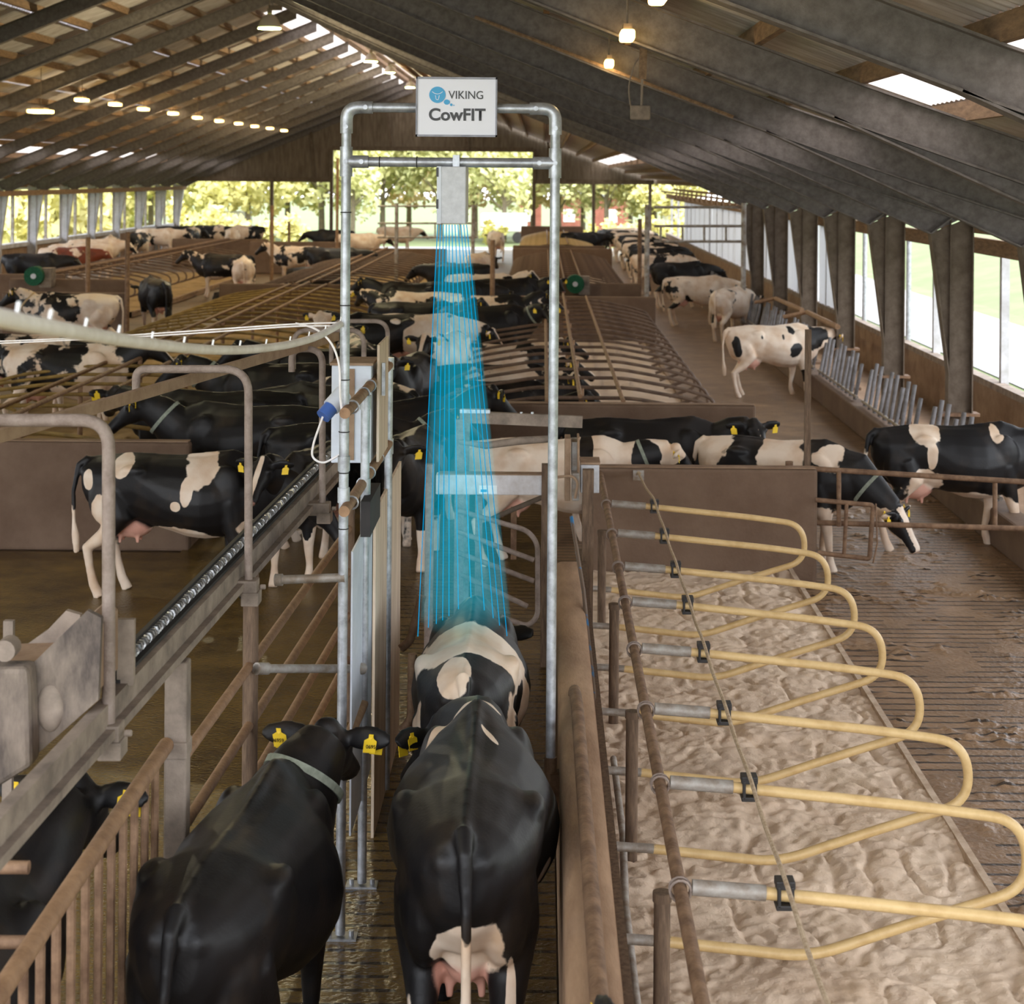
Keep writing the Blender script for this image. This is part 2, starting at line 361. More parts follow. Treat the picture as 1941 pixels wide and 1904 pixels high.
# portal frames
def frame(y):
    k = empty('portal_frame', (0, y, 0)); k['kind'] = 'structure'
    for s in (-1, 1):
        if s == 1 and y > 48: continue      # the far part of the right slope rests on an eaves truss
        xe, xi = RX + s * 12.9, RX + s * 12.6
        X = lambda q: RX + s * q
        mb = MB(); w = .012
        zf = lambda q: zq(s, q); top = lambda q: zf(q) + DEP; Q = [0, 2, 4, 6, 8, 9.75]; T = [0, 2, 4, 6, 8, 10, 12, 13.15]
        mb.prism([(X(q), zf(q)) for q in Q] + [(X(12.6), 3.36), (X(13.15), 3.62)] + [(X(q), top(q)) for q in reversed(T)], 'y', y - w/2, y + w/2)
        for a, b in zip(Q + [11.4], Q[1:] + [11.4, 13.1]): mb.bar((X(a), y, zf(a)), (X(b), y, zf(b)), .19, .018)
        mb.bar((X(9.75), y, zf(9.75)), (X(12.6), y, 3.36), .19, .018)
        for a, b in zip(T, T[1:]): mb.bar((X(a), y, top(a)), (X(b), y, top(b)), .19, .018)
        mb.bar((X(12.6), y, 3.36), (X(13.0), y, 3.66), .19, .02)
        if s == 1: mb.box((RX - .012, y - .1, RZ - .1), (RX + .012, y + .1, RZ + .45))
        mb.build('rafter', M['steel'] if s == 1 else M['steel'], k)
        mb = MB()
        mb.prism([(X(12.6), 3.36), (X(12.86), 1.45), (X(12.86), 0.0), (X(13.18), 0.0), (X(13.18), 3.6)], 'y', y - w/2, y + w/2)
        mb.bar((X(12.6), y, 3.36), (X(12.86), y, 1.45), .19, .018, (1, 0, 0)); mb.bar((X(12.86), y, 1.45), (X(12.86), y, 0), .19, .018, (1, 0, 0))
        mb.bar((X(13.18), y, 3.6), (X(13.18), y, 0), .19, .018, (1, 0, 0)); mb.bar((X(12.88), y, 3.6), (X(12.88), y, 1.5), .1, .014, (1, 0, 0))
        mb.build('column', M['steel_dark'] if s == 1 else M['steel_pale'], k)  # left columns paler: the daylight on them is put into their colour
        if s == 1:
            mb = MB().box((X(12.76), y - .13, .86), (X(13.28), y + .13, .9)); mb.build('strap', M['pipe_brown'], k)
            mb = MB().box((X(12.7), y - .22, 0), (X(13.3), y + .22, .18)); mb.build('footing', M['concrete_wall'], k, bevel=.02)
for y in [1.3] + FR: frame(y)
# purlins
for s in (-1, 1):
    for i in range(16):
        q = .1 + i * .9
        if q > 13.6: break
        z = zq(s, q) + DEP + .015
        struct(MB().bar((RX + s*q, YF, z + .085), (RX + s*q, FAR, z + .085), .07, .17), 'purlin', M['purlin'])
# corrugated roof: opaque sheets and translucent strips
def sheet(name, s, q0, q1, y0, y1, m):
    n = int((y1 - y0) / .0442); ys = np.linspace(y0, y1, n + 1); mb = MB(); nq = 2
    zz = .02 * np.sin(ys / .177 * 2 * math.pi)
    i = 0
    for j, q in enumerate((q0, q1)):
        for a, b in zip(ys, zz): mb.v.append((RX + s*q, a, zq(s, q) + DEP + .21 + b))
    for k in range(n): mb.f.append((k, k+1, n+1+k+1, n+1+k)); mb.m.append(0)
    return struct(mb, name, m, smooth=True)
for s in (-1, 1):
    for a, b, nm in ((0, 1.15, 'x'), (1.15, 4.0, 'o'), (4.0, 6.8, 'o'), (6.8, 10.0, 'o'), (10.0, 10.9, 't'), (10.9, 12.6, 'o'), (12.6, 14.3, 'o')):
        if nm == 't':
            y = 8.2 - 4.5
            while y < FAR - 1:
                sheet('skylight_strip', s, a, b, y, min(y + 3.5, FAR), M['skylight'])
                sheet('ceiling', s, a, b, y + 3.5, min(y + 4.5, FAR), M['sheet']) if y + 4.5 < FAR else None
                y += 4.5
            sheet('ceiling', s, a, b, YF, 8.2 - 4.5, M['sheet'])
        elif nm == 'x':
            sheet('ceiling', s, a, b, YF, 51, M['sheet'])
            sheet('skylight_strip', s, a, b, 51, FAR, M['skylight'])
        else: sheet('ceiling', s, a - .02, b + .02, YF, FAR, M['sheet'])
# far gable: corrugated boarding above the openings
def gable(x0, x1, z0):
    n = int((x1 - x0) / .1); mb = MB()
    for k in range(n):
        a, b = x0 + (x1-x0)*k/n, x0 + (x1-x0)*(k+1)/n; o_ = .03 if k % 2 else 0
        mb.quad((a, FAR+.15+o_, z0), (b, FAR+.15+o_, z0), (b, FAR+.15+o_, zb(b)+.7), (a, FAR+.15+o_, zb(a)+.7))
        mb.quad((b, FAR+.15, z0), (b, FAR+.18, z0), (b, FAR+.18, zb(b)+.7), (b, FAR+.15, zb(b)+.7))
    struct(mb, 'wall_far', M['clad'])
XL, XR = RX - 13.4, RX + 13.4
DX0, DX1 = at(630, 380, d=FAR).x, at(1010, 380, d=FAR).x
gable(XL, DX0, 3.75); gable(DX0, DX1, 5.5); gable(DX1, XR + .4, 3.75)
for px in (515, 628, 1012, 1125, 1232):
    x = at(px, 400, d=FAR).x
    struct(MB().box((x - .09, FAR - .1, 0), (x + .09, FAR + .12, 3.9 if px not in (628, 1012) else 5.6)), 'wall_far_post', M['steel_dark'])
struct(MB().box((XL, FAR - .05, 3.7), (DX0, FAR + .14, 3.95)).box((DX1, FAR - .05, 3.7), (XR, FAR + .14, 3.95)).box((DX0, FAR - .05, 5.45), (DX1, FAR + .14, 5.7)), 'wall_far_beam', M['steel_dark'])
for px, py0, py1 in ((735, 210, 285), (880, 250, 285), (1035, 210, 330), (590, 250, 340)):
    a, b = at(px, py0, d=FAR), at(px + 8, py1, d=FAR)
    struct(MB().bar((a.x, FAR - .2, a.z), (b.x, FAR - .2, b.z), .12, .12), 'wall_far_brace', M['steel_dark'])
# right side: trough kerb, outer board wall, window rails, mullions, curtain
WX = 6.8
struct(MB().box((5.05, 12, 0), (5.35, FAR, .42)), 'wall_right_kerb', M['concrete_wall'], bevel=.03)
struct(MB().box((5.2, 6, -.1), (WX, FAR, .12)), 'floor_trough', M['concrete_top'])
struct(MB().box((WX, 6, -.1), (WX + .08, FAR, .95)), 'wall_right', M['concrete_top'])
struct(MB().box((WX - .02, 6, .95), (WX + .16, FAR, 1.05)), 'window_sill', M['grime'])
struct(MB().box((WX, 6, 2.95), (WX + .1, FAR, 3.2)), 'window_header', M['purlin'])
struct(MB().box((WX - .3, 6, 3.3), (WX - .2, FAR, 3.38)), 'window_rail', M['purlin'])
for k, y in enumerate(FR[1:]):
    struct(MB().box((WX + .1, y - 2.3, 1.0), (WX + .22, y - 2.18, 3.0)), 'window_mullion', M['steel_pale'])
    if y < 40: struct(MB().cyl((WX + .16, y + .1, 1.0), (WX + .16, y + .1, 3.0), .05), 'window_pole', M['galv'])
def curtain(x, y0, y1, z0, z1, name):
    n = int((y1 - y0) / .12); mb = MB()
    for k in range(n + 1):
        y = y0 + (y1-y0)*k/n; w = .03 * math.sin(k * 1.1) + .02*math.sin(k*.37)
        mb.v += [(x + w, y, z0), (x + w*.6, y, z1)]
    for k in range(n): mb.f.append((2*k, 2*k+2, 2*k+3, 2*k+1)); mb.m.append(0)
    return mb.build(name, M['curtain_cloth'], smooth=True, loc=Vector((x, y0, 1.0)))
for k, (a, b) in enumerate(((38.5, 43), (43.05, 56), (56.05, 70), (70.05, 84))):
    cu = curtain(WX + .05, a, b, 1.0, 2.98, 'side_curtain'); yb = a + 1.0
    while yb < b:
        MB().box((-.03, yb - a - .03, 0), (.0, yb - a + .03, 1.95)).build('batten', M['steel_pale'], cu); yb += 2.2
    tag(cu, '%s white wind curtain from the near end hung in the right side wall' % ORD[k], 'curtain', 'white side curtains')
# eaves truss carrying the far part of the right slope
tr = MB(); ty = 47.5
tr.bar((6.55, 47, 3.02), (6.55, 86, 3.02), .1, .1); tr.bar((6.55, 47, 3.5), (6.55, 86, 3.5), .1, .1)
while ty < 86:
    tr.bar((6.55, ty, 3.02), (6.55, ty, 3.5), .08, .06, (1, 0, 0)); tr.bar((6.55, ty, 3.5), (6.55, ty + .8, 3.05), .05, .05, (1, 0, 0)); ty += 2.2
struct(tr, 'trim_truss', M['purlin'])
# left side
LX = RX - 13.4
struct(MB().box((LX, 40, 0), (LX + .2, FAR, 1.2)), 'wall_left', M['concrete_top'])
struct(MB().box((LX - .1, 40, 1.2), (LX + .3, FAR, 1.36)), 'window_sill', M['steel_pale'])
struct(MB().box((LX + .8, 40, 3.22), (LX + .92, FAR, 3.42)), 'trim_left', M['purlin'])
for y in FR[9:]: struct(MB().box((LX, y - 1.6, 1.3), (LX + .12, y - 1.5, 3.3)), 'window_mullion', M['galv_dirty'])
# low concrete walls of the cubicle blocks
def low_wall(x0, x1, y, h, t, name='wall_cubicle'):
    mb = MB().box((x0, y, -.02), (x1, y + t, h)); o = mb.build(name, M['concrete_wall'], bevel=.035); o['kind'] = 'structure'
    mb = MB().box((x0 + .02, y + .01, h), (x1 - .02, y + t - .01, h + .012)); o2 = mb.build('wall_cap', M['concrete_top']); o2['kind'] = 'structure'
low_wall(.42, 2.8, 17.5, 1.16, .16)
low_wall(-1.65, 2.76, 22.3, 1.17, .16)
low_wall(-1.4, 2.76, 42.15, 1.17, .16); low_wall(-1.27, 2.68, 47.4, 1.17, .16)
low_wall(-1.2, 2.75, 68.6, 1.25, .16); low_wall(-1.3, 2.7, 75, 1.1, .16); low_wall(-1.2, 2.2, 94, 1.4, .16)
low_wall(-14, -3.83, 18.85, 1.17, .16); low_wall(-8.6, -3.8, 46, 1.17, .16); low_wall(-8.4, -3.8, 68.5, 1.2, .16)
low_wall(-14.0, -10.95, 45.4, 1.3, .16); low_wall(-16, -13.6, 49.2, 1.2, .16); low_wall(-16.5, -12.2, 77, 1.2, .16)
low_wall(-12.2, -8.4, 72, 1.3, .16); low_wall(-13.5, -10.4, 43.2, 1.1, .16)
# concrete race wall
mb = MB(); prof = [(.11, 0), (.11, 1.06), (.125, 1.1), (.16, 1.12), (.28, 1.12), (.31, 1.1), (.32, 1.06), (.32, 0)]
mb.prism(prof, 'y', 3.5, 13.4); struct(mb, 'wall_race', M['race'], smooth=True)
struct(MB().box((.32, 3.5, 0), (.365, 14.4, 1.0)), 'wall_race_plank', M['timber_post'])
# outdoors
struct(MB().box((-140, -60, -.35), (140, 320, -.25)), 'lawn', M['lawn'])
struct(MB().quad((10, 5, -.22), (14.2, 5, -.22), (14.2, 130, -.22), (10, 130, -.22)), 'path_gravel', M['gravel'])
struct(MB().quad((-30, FAR + .9, -.2), (9, FAR + .9, -.2), (9, FAR + 9, -.2), (-30, FAR + 9, -.2)), 'yard', M['yard'])
mb = MB().prism([(15, -.3), (60, -.3), (60, 7), (40, 5)], 'y', -5, 200); struct(mb, 'hill', M['lawn'])

# ================================================================== trees and far buildings
def crown_mesh(seed, rad, h, z0, n, ms, mtl, leaf=.28):
    rng = random.Random(seed); mb = MB()
    cl = [(rng.uniform(-1,1)*rad*.7, rng.uniform(-1,1)*rad*.7, z0 + rng.uniform(.1, .9)*h, rng.uniform(.45, .8)*rad*.6) for _ in range(ms)]
    for _ in range(n):
        c = rng.choice(cl); d = Vector((rng.gauss(0,1), rng.gauss(0,1), rng.gauss(0,1))).normalized() * c[3] * rng.uniform(.5, 1.05)
        p = Vector(c[:3]) + d; a = Vector((rng.gauss(0,1), rng.gauss(0,1), rng.gauss(0,1))).normalized(); b = a.orthogonal().normalized()
        s = leaf * rng.uniform(.6, 1.3); mb.quad(p + a*s, p + b*s*.6, p - a*s, p - b*s*.6)
    return mb.mesh('crown', mtl)
def trunk_mesh(seed, h, r):
    rng = random.Random(seed); mb = MB(); mb.tube([(0,0,0), (.1*rng.uniform(-1,1),0,h*.35), (.2*rng.uniform(-1,1),.1,h*.7), (0,0,h)], [r, r*.8, r*.5, r*.15], 8)
    for k in range(7):
        a = rng.uniform(0, 6.28); z = h * rng.uniform(.3, .7); L = h * rng.uniform(.2, .4)
        mb.tube([(0,0,z), (math.cos(a)*L*.5, math.sin(a)*L*.5, z + L*.45), (math.cos(a)*L, math.sin(a)*L, z + L*.7)], [r*.4, r*.25, r*.08], 6)
    return mb.mesh('trunk', M['bark'], smooth=True)
TK = [('leaf_green', 3), ('leaf_yellow', 5), ('leaf_rust', 9)]
TM = [(crown_mesh(s, 3.4, 7, 2.2, 2600, 26, M[mn]), trunk_mesh(s, 8, .22)) for mn, s in TK]
BM_ = crown_mesh(31, 1.6, 1.6, .1, 900, 9, M['leaf_yellow'], .2)
def tree(x, y, k, sc, rz, label):
    e = empty('tree', (x, y, -.25), label, 'tree', 'autumn trees outside the barn', rz); e.scale = (sc,) * 3
    for me, nm in zip(TM[k], ('crown', 'trunk')):
        o = bpy.data.objects.new(nm, me); COL.objects.link(o); o.parent = e
TN = ['pale green', 'yellow', 'rust-tinted']
cnt = 0
for px, d, k, sc in ((400,118,1,1.0),(470,112,1,.95),(545,124,1,1.1),(610,120,0,1.15),(668,112,0,.85),(725,118,0,.95),(775,126,2,1.0),(835,116,0,.9),(900,122,2,1.05),(955,114,0,.85),(1010,124,2,.95),(1060,118,0,.85),(1105,126,2,.95),(1150,116,0,.85),(1195,122,2,.9),(1240,116,1,1.0),(1275,112,1,.8)):
    tree(at(px, 440, d=d).x, d, k, sc, px * .7, '%s autumn tree beyond the far gable, %s from the left of that row' % (TN[k], ORD[cnt])); cnt += 1
for i, (x, d, k, sc) in enumerate(((-34,82,1,.9),(-33,92,0,1.0),(-32,101,1,1.0),(-36,112,1,1.2),(-31,120,1,1.1),(-38,72,0,.9),(-29,128,1,1.1))):
    tree(x, d, k, sc, i * 1.3, '%s autumn tree outside the left windows, %s from the nearest' % (TN[k], ORD[(2,3,4,5,6,0,1)[i] if i < 5 else (0, 6)[i - 5]])) if False else tree(x, d, k, sc, i*1.3, '%s tree standing outside the left window row, %s in depth' % (TN[k], ORD[(1,2,3,4,5,0,6)[i]]))
for i, (px, d, s) in enumerate(((1180,106,.9),(1215,107,1.0),(1250,107,1.1),(1100,108,.7),(930,110,.8),(380,108,1.3),(455,107,1.2),(560,108,1.0))):
    o = bpy.data.objects.new('shrub', BM_); COL.objects.link(o); o.location = (at(px, 440, d=d).x, d, -.25); o.scale = (s,)*3; o.rotation_euler.z = i
    tag(o, 'low yellow-green bush at the yard edge beyond the far gable, %s from the left' % ORD[(5,6,7,4,3,0,1,2)[i]], 'bush', 'bushes at the yard edge')
for i, (x, d, s_) in enumerate(((-27,84,2.0),(-30,93,2.4),(-29,101,2.3),(-33,109,2.6),(-31,118,2.4),(-36,126,2.8),(-33,136,2.6),(-44,140,3.2),(-40,118,2.8),(-30,75,2.0))):
    o = bpy.data.objects.new('shrub', BM_); COL.objects.link(o); o.location = (x, d, -.25); o.scale = (s_, s_, s_*1.1); o.rotation_euler.z = i * 1.7
    tag(o, 'tall yellow-green hedge bush outside the left window row, %s in depth' % ORD[(1,2,3,4,6,7,8,9,5,0)[i]], 'bush', 'hedge outside the left windows')
for i, (px, w) in enumerate(((1160, 1.3), (1080, 1.1), (1004, .9))):
    x = at(px, 430, d=134).x; e = empty('farmhouse', (x, 134, -.25), ('red brick house with pale roof glimpsed between far trees, right of two neighbours', 'red brick shed between its two neighbours beyond the far trees', 'small red brick outbuilding left of the two houses beyond the trees')[i], 'house', 'brick buildings beyond the trees')
    MB().box((x - w, 134, -.25), (x + w, 138, 2.6)).build('wall', M['brick_red'], e)
    MB().prism([(x - w - .3, 2.6), (x + w + .3, 2.6), (x, 3.7)], 'y', 133.7, 138.3).build('roof', M['curtain'], e)
    MB().box((x - .5, 133.95, .6), (x + .4, 134, 1.6)).build('window', M['white_paint'], e)
# white cars / trailers parked in the far yard
for i, (px, lab) in enumerate(((425, 'pale parked trailer beyond the far opening on the left'), (955, 'white parked trailer beyond the central far door'), (1300, 'white feed trailer outside at the far right'))):
    x = at(px, 430, d=112).x; e = empty('trailer', (x, 112, -.2), lab, 'trailer')
    MB().box((x - 1.5, 112, .5), (x + 1.5, 114, 1.7)).build('body', M['white_paint'], e, bevel=.1)
    for sx_ in (-.9, .9): MB().cyl((x + sx_, 111.95, .15), (x + sx_, 112.15, .15), .35, 16).build('wheel', M['rubber'], e)

# ================================================================== bedding
def sand_h(z0, sd):
    def f(X, Y):
        a = vnoise(X, Y, 1.4, sd); b = vnoise(X, Y, 3.6, sd + 1); c = vnoise(X, Y, 9, sd + 2); e = vnoise(X, Y, 26, sd + 3)
        hoof = np.abs(vnoise(X, Y, 4.6, sd + 5) - .5)
        g = vnoise(X, Y, 15, sd + 8); return z0 + .055*(a-.5) + .034*(b-.5) + .028*np.abs(c-.5) + .016*(g-.5) + .016*(e-.5) - .045*np.clip(.10 - hoof, 0, 1)/.10*.6
    return f
NB = heightfield('sand_bed', np.arange(.36, 2.53, .016), np.arange(4.2, 17.5, .016), sand_h(.13, 4), M['sand'])
tag(NB, 'raked pale sand filling the near cubicle bed beside the race', 'sand', kind='stuff')
struct(MB().box((2.5, 4, 0), (2.545, 17.5, .165)), 'trim_bed', M['edge'])
def bed(x0, x1, y0, y1, lab, sd, m='sand'):
    o = heightfield('sand_bed', np.arange(x0, x1, .12), np.arange(y0, y1, .12), sand_h(.12, sd), M[m]); tag(o, lab, 'sand', kind='stuff')
    struct(MB().box((x0 - .06, y0, 0), (x0, y1, .16)).box((x1 - .12, y0, 0), (x1 - .04, y1, .16)), 'trim_bed', M['concrete_top'])
mat('sand_dim', (170,140,92), (130,104,60), rough=.95, scale=1.5, bump=.3, bscale=30, world=True)  # darker copy of the sand, dim light of the left rows in its colour
bed(-1.65, 2.6, 22.46, 42.1, 'sand in the middle double cubicle row behind the low wall', 21)
bed(-1.3, 2.6, 47.6, 68.5, 'sand in the far middle cubicle row past the green brush', 24)
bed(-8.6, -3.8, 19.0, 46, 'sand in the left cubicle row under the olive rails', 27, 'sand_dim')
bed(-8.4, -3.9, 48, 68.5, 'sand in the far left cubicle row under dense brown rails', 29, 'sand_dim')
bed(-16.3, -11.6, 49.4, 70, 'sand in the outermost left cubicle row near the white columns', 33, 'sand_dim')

# ================================================================== near cubicle dividers
NRX, NRZ = .6, 1.1
def near_divider_proto():
    e = empty('cubicle_divider', (0, 0, 0), '', 'cubicle divider', 'cream cubicle loops in the near sand bed')
    P = arc_path([(.34,0,1.09),(1.37,0,.99),(1.80,0,.93),(1.83,0,.60),(1.25,0,.42),(.75,0,.25),(.05,0,.32)], [.3,.22,.24,.3,.15], 10)
    MB().tube(P, .027, 12).build('loop_pipe', M['loop_cream'], e, smooth=True)
    MB().cyl((.05,0,1.11), (.36,0,1.088), .033, 14).build('sleeve', M['galv_dirty'], e, smooth=True)
    MB().cyl((-.2,0,.335), (.06,0,.32), .026, 10).build('foot_sleeve', M['galv_dirty'], e, smooth=True)
    MB().box((.40,-.04,1.115), (.48,.04,1.15)).box((.40,-.045,1.03), (.48,.045,1.052)).box((.405,-.045,1.04),(.42,.045,1.13)).box((.46,-.045,1.04),(.475,.045,1.13)).build('strap_clamp', M['black_plastic'], e, bevel=.004)
    mb = MB()
    for dx in (-.018, .018): mb.tube([(.045*math.cos(a), dx, 1.1 + .045*math.sin(a)) for a in np.linspace(0, 2*math.pi, 15)], .006, 6, cap=False)
    mb.build('u_bolt', M['pipe_grey'], e, smooth=True)
    return e
nd = near_divider_proto()
nds = [957, 1013, 1076, 1143, 1232, 1347, 1487, 1687, 1960]
for i, py in enumerate(nds):
    o = nd if i == 0 else copy_tree(nd)
    p = at(1145 + (py - 915) * .187, py, Z=NRZ); o.location = (NRX, p.y, 0)
    o['label'] = 'cream looped cubicle divider over pale sand, %s from the concrete end wall' % ORD[i]
a = at(1145, 915, Z=NRZ + .03)
tag(MB().tube([(NRX, 4.2, NRZ), (NRX, 17.5, NRZ)], .03, 12).build('neck_rail', M['pipe_brown'], smooth=True, loc=Vector((NRX, 4.2, NRZ))), 'rusty brown neck rail carrying the cream loops of the near sand bed', 'rail')
# brown pipe posts beside the neck rail
for i, (px, y0, y1) in enumerate(((1143, 1010, 1172), (1167, 1150, 1360), (1203, 1355, 1606), (1266, 1700, 2060))):
    b = at(px, y0, Z=.98)
    tag(MB().cyl((NRX - .06, b.y, 0), (NRX - .06, b.y, .98), .036, 14).cyl((NRX - .06, b.y, .96), (NRX - .06, b.y, 1.0), .042, 14).build('rail_post', M['timber_post'], smooth=True, loc=Vector((NRX - .06, b.y, 0))), 'weathered round post under the neck rail in the sand, %s from the concrete end wall' % ORD[i], 'post', 'posts under the near neck rail')
# brisket strap along the clamps
sp = [Vector((.98, 17.48, 1.12))]
for i, py in enumerate(nds):
    p = at(1145 + (py - 915) * .187, py, Z=NRZ); q = Vector((NRX + .44, p.y, 1.155))
    m_ = (sp[-1] + q) / 2; m_.z -= .03; sp += [m_, q]
tag(MB().tube(arc_path(sp, .2, 3), .011, 8).build('webbing_strap', M['rope'], smooth=True, loc=sp[0]), 'pale strap running over the black clamps of the cream loops', 'strap')
e = empty('wall_bracket', (.98, 17.46, 1.1), 'small galvanized bracket on the near concrete wall holding the strap end', 'bracket')
MB().box((.93, 17.47, 1.04), (1.04, 17.5, 1.14)).build('plate', M['galv_dirty'], e); MB().tube([(.97,17.47,1.1),(.98,17.42,1.13),(1.0,17.4,1.12)], .012, 8).build('hook', M['rope'], e, smooth=True)
# drinking pipe lying in the sand against the wall
tag(MB().tube([(.47, 4.3, .2), (.47, 9.3, .2), (.5, 10.2, .22), (.5, 11.6, .2)], .022, 10).build('water_pipe', M['galv_dirty'], smooth=True, loc=Vector((.47,4.3,.2))), 'half buried galvanized pipe in the sand behind the brown posts', 'pipe')
# pipe lying on the race wall
pp = arc_path([(.2, 9.95, 1.0), (.2, 9.95, 1.16), (.21, 9.6, 1.17), (.23, 3.8, 1.17)], .08, 5)
tag(MB().tube(pp, .035, 12).build('wall_pipe', M['pipe_brown'], smooth=True, loc=pp[0]), 'brown pipe with an elbow lying along the top of the race wall', 'pipe')
tag(MB().tube([at(1083,980,d=13.2), at(1096,1060,d=12.6), at(1106,1120,d=12.2), at(1112,1180,d=11.8), at(1140,1450,d=9.3), at(1150, 1560, d=8.6)], .014, 8).build('fence_wire', M['blue_paint'], smooth=True, loc=at(1083,980,d=13.2)), 'flaking blue painted rod leaning along the race wall', 'rod')

# ================================================================== double cubicle rows further back
def double_divider(xl, xc, xr, rl, rr, bend=True):
    """loops to both sides of a centre pipe, built round x = 0"""
    mb = MB(); z = 1.15
    if bend:
        P = [(xl+.5,0,.45),(xl+.05,0,.60),(xl+.1,0,.86),(xl+.55,0,1.0),(rl-.15,0,z),(rr+.15,0,z),(xr-.55,0,1.0),(xr-.1,0,.86),(xr-.05,0,.60),(xr-.5,0,.45)]
    mb.tube(arc_path(P, .18, 5), .026, 8); return mb
def row(xl, xr, rails, ys, m_loop, m_rail, label, group, y0, y1, centre_post=True, z=1.15):
    c = (xl + xr) / 2
    me = double_divider(xl - c, 0, xr - c, rails[0] - c, rails[-1] - c).mesh('cubicle_divider', m_loop, None, True)
    for i, y in enumerate(ys):
        o = bpy.data.objects.new('cubicle_divider', me); COL.objects.link(o); o.location = (c, y, 0)
        tag(o, '%s double loop from the near end in %s' % (ORD[i], label), 'cubicle divider', group)
    for j, x in enumerate(rails):
        nm = ('left', 'middle', 'right')[j]
        tag(MB().tube([(x, y0, z + .04 + (.06 if j == 1 else 0)), (x, y1, z + .04 + (.06 if j == 1 else 0))], .03, 10).build('neck_rail', m_rail, smooth=True, loc=Vector((x, y0, z))), '%s of three long rails over %s' % (nm, label), 'rail', group + ' rails')
    if centre_post:
        for i, y in enumerate(ys[::3]):
            tag(MB().cyl((c, y + .2, .1), (c, y + .2, z + .1), .035, 10).build('rail_post', m_rail, smooth=True, loc=Vector((c, y + .2, .1))), '%s centre post from the near end in %s' % (ORD[i], label), 'post', group + ' posts')
def steps(a, b, s):
    n = int((b - a) / s); return [a + s * k for k in range(n + 1)]
row(-1.55, 2.62, (.07, .5, 1.06), steps(23.1, 41.6, 1.15), M['loop_steel'], M['pipe_tan'], 'the middle row behind the low wall', 'brown loops of the middle cubicle row', 22.46, 42.15)
row(-1.2, 2.6, (.2, .6, 1.1), steps(48.2, 67.8, 1.2), M['loop_steel'], M['pipe_brown'], 'the far middle row past the green brush', 'loops of the far middle row', 47.56, 68.6, False)
row(-1.2, 2.5, (.2, .6, 1.1), steps(75.6, 93.5, 1.2), M['loop_cream'], M['pipe_tan'], 'the farthest row of cream loops', 'cream loops of the farthest row', 75.2, 94, False)
row(-8.55, -3.85, (-6.7, -6.2, -5.75), steps(19.6, 45.4, 1.15), M['loop_olive'], M['pipe_tan'], 'the left row of olive loops', 'olive loops of the left cubicle row', 19.0, 46)
row(-8.35, -3.95, (-6.6, -6.15, -5.7), steps(48.6, 68, 1.15), M['loop_steel'], M['pipe_tan'], 'the far left row of dense brown loops', 'brown loops of the far left row', 46.2, 68.5, False)
row(-16.2, -11.7, (-14.4, -13.95, -13.5), steps(50, 69.6, 1.2), M['loop_steel'], M['pipe_brown'], 'the outermost row by the white columns', 'loops of the outermost left row', 49.4, 77, False)

# ================================================================== feed barrier along the right side
def barrier(y0, y1, lab):
    e = empty('feed_barrier', (5.2, y0, .42), lab, 'feed barrier', 'slanted bar feed barriers between the right columns')
    MB().cyl((5.2, y0, .5), (5.2, y1, .5), .025).build('bottom_rail', M['galv_dirty'], e, smooth=True)
    n = 10
    for k in range(n):
        y = y0 + .2 + (y1 - y0 - .4) * k / (n - 1)
        MB().cyl((5.2, y, .44), (5.34, y + .12, 1.16 if k % 3 else 1.02), .032, 10).build('bar', M['bar_grey'], e, smooth=True)
for i, y in enumerate(FR[3:16]):
    barrier(y + .25, y + 4.25, '%s bay of slanted grey feed bars from the near end of the right wall' % ORD[i])
for i, (px0, py0, px1, py1, d0, d1) in enumerate(((1470,566,1520,588,41,36.5),(1530,592,1588,620,36,32.2))):
    a, b = at(px0, py0, d=d0), at(px1, py1, d=d1)
    tag(MB().tube([a, b], .05, 10).cyl(a + Vector((-.5,0,-.1)), a, .04).build('gate_pole', M['pipe_tan'], smooth=True, loc=a), ('tan pole sloping between the farther two right columns', 'tan pole sloping above the white cow at the feed fence')[i], 'pole')

# ================================================================== gantry with scanner
GY = 9.3
gx0, gx1 = at(657, 220, d=GY).x, at(1053, 220, d=GY).x
gz, gz2 = at(855, 205, d=GY).z, at(855, 308, d=GY).z
g = empty('scanner_gantry', (gx0, GY, 0), 'tall silver pipe portal over the race with a sign on top', 'gantry')
MB().tube([(gx0, GY, .02), (gx0, GY, gz - .1)], .0262, 16).build('post', M['galv'], g, smooth=True)
MB().tube([(gx1, GY, .80), (gx1, GY, gz - .1)], .0262, 16).build('post', M['galv'], g, smooth=True)
MB().cyl((gx1, GY, .55), (gx1, GY, .98), .034, 14).box((gx1, GY - .05, .6), (.115, GY + .05, .9)).build('wall_clamp', M['pipe_brown'], g)
MB().tube([(gx0 + .1, GY, gz), (gx1 - .1, GY, gz)], .0262, 16).build('top_bar', M['galv'], g, smooth=True)
MB().tube([(gx0, GY, gz2), (gx1, GY, gz2)], .0262, 16).build('cross_bar', M['galv'], g, smooth=True)
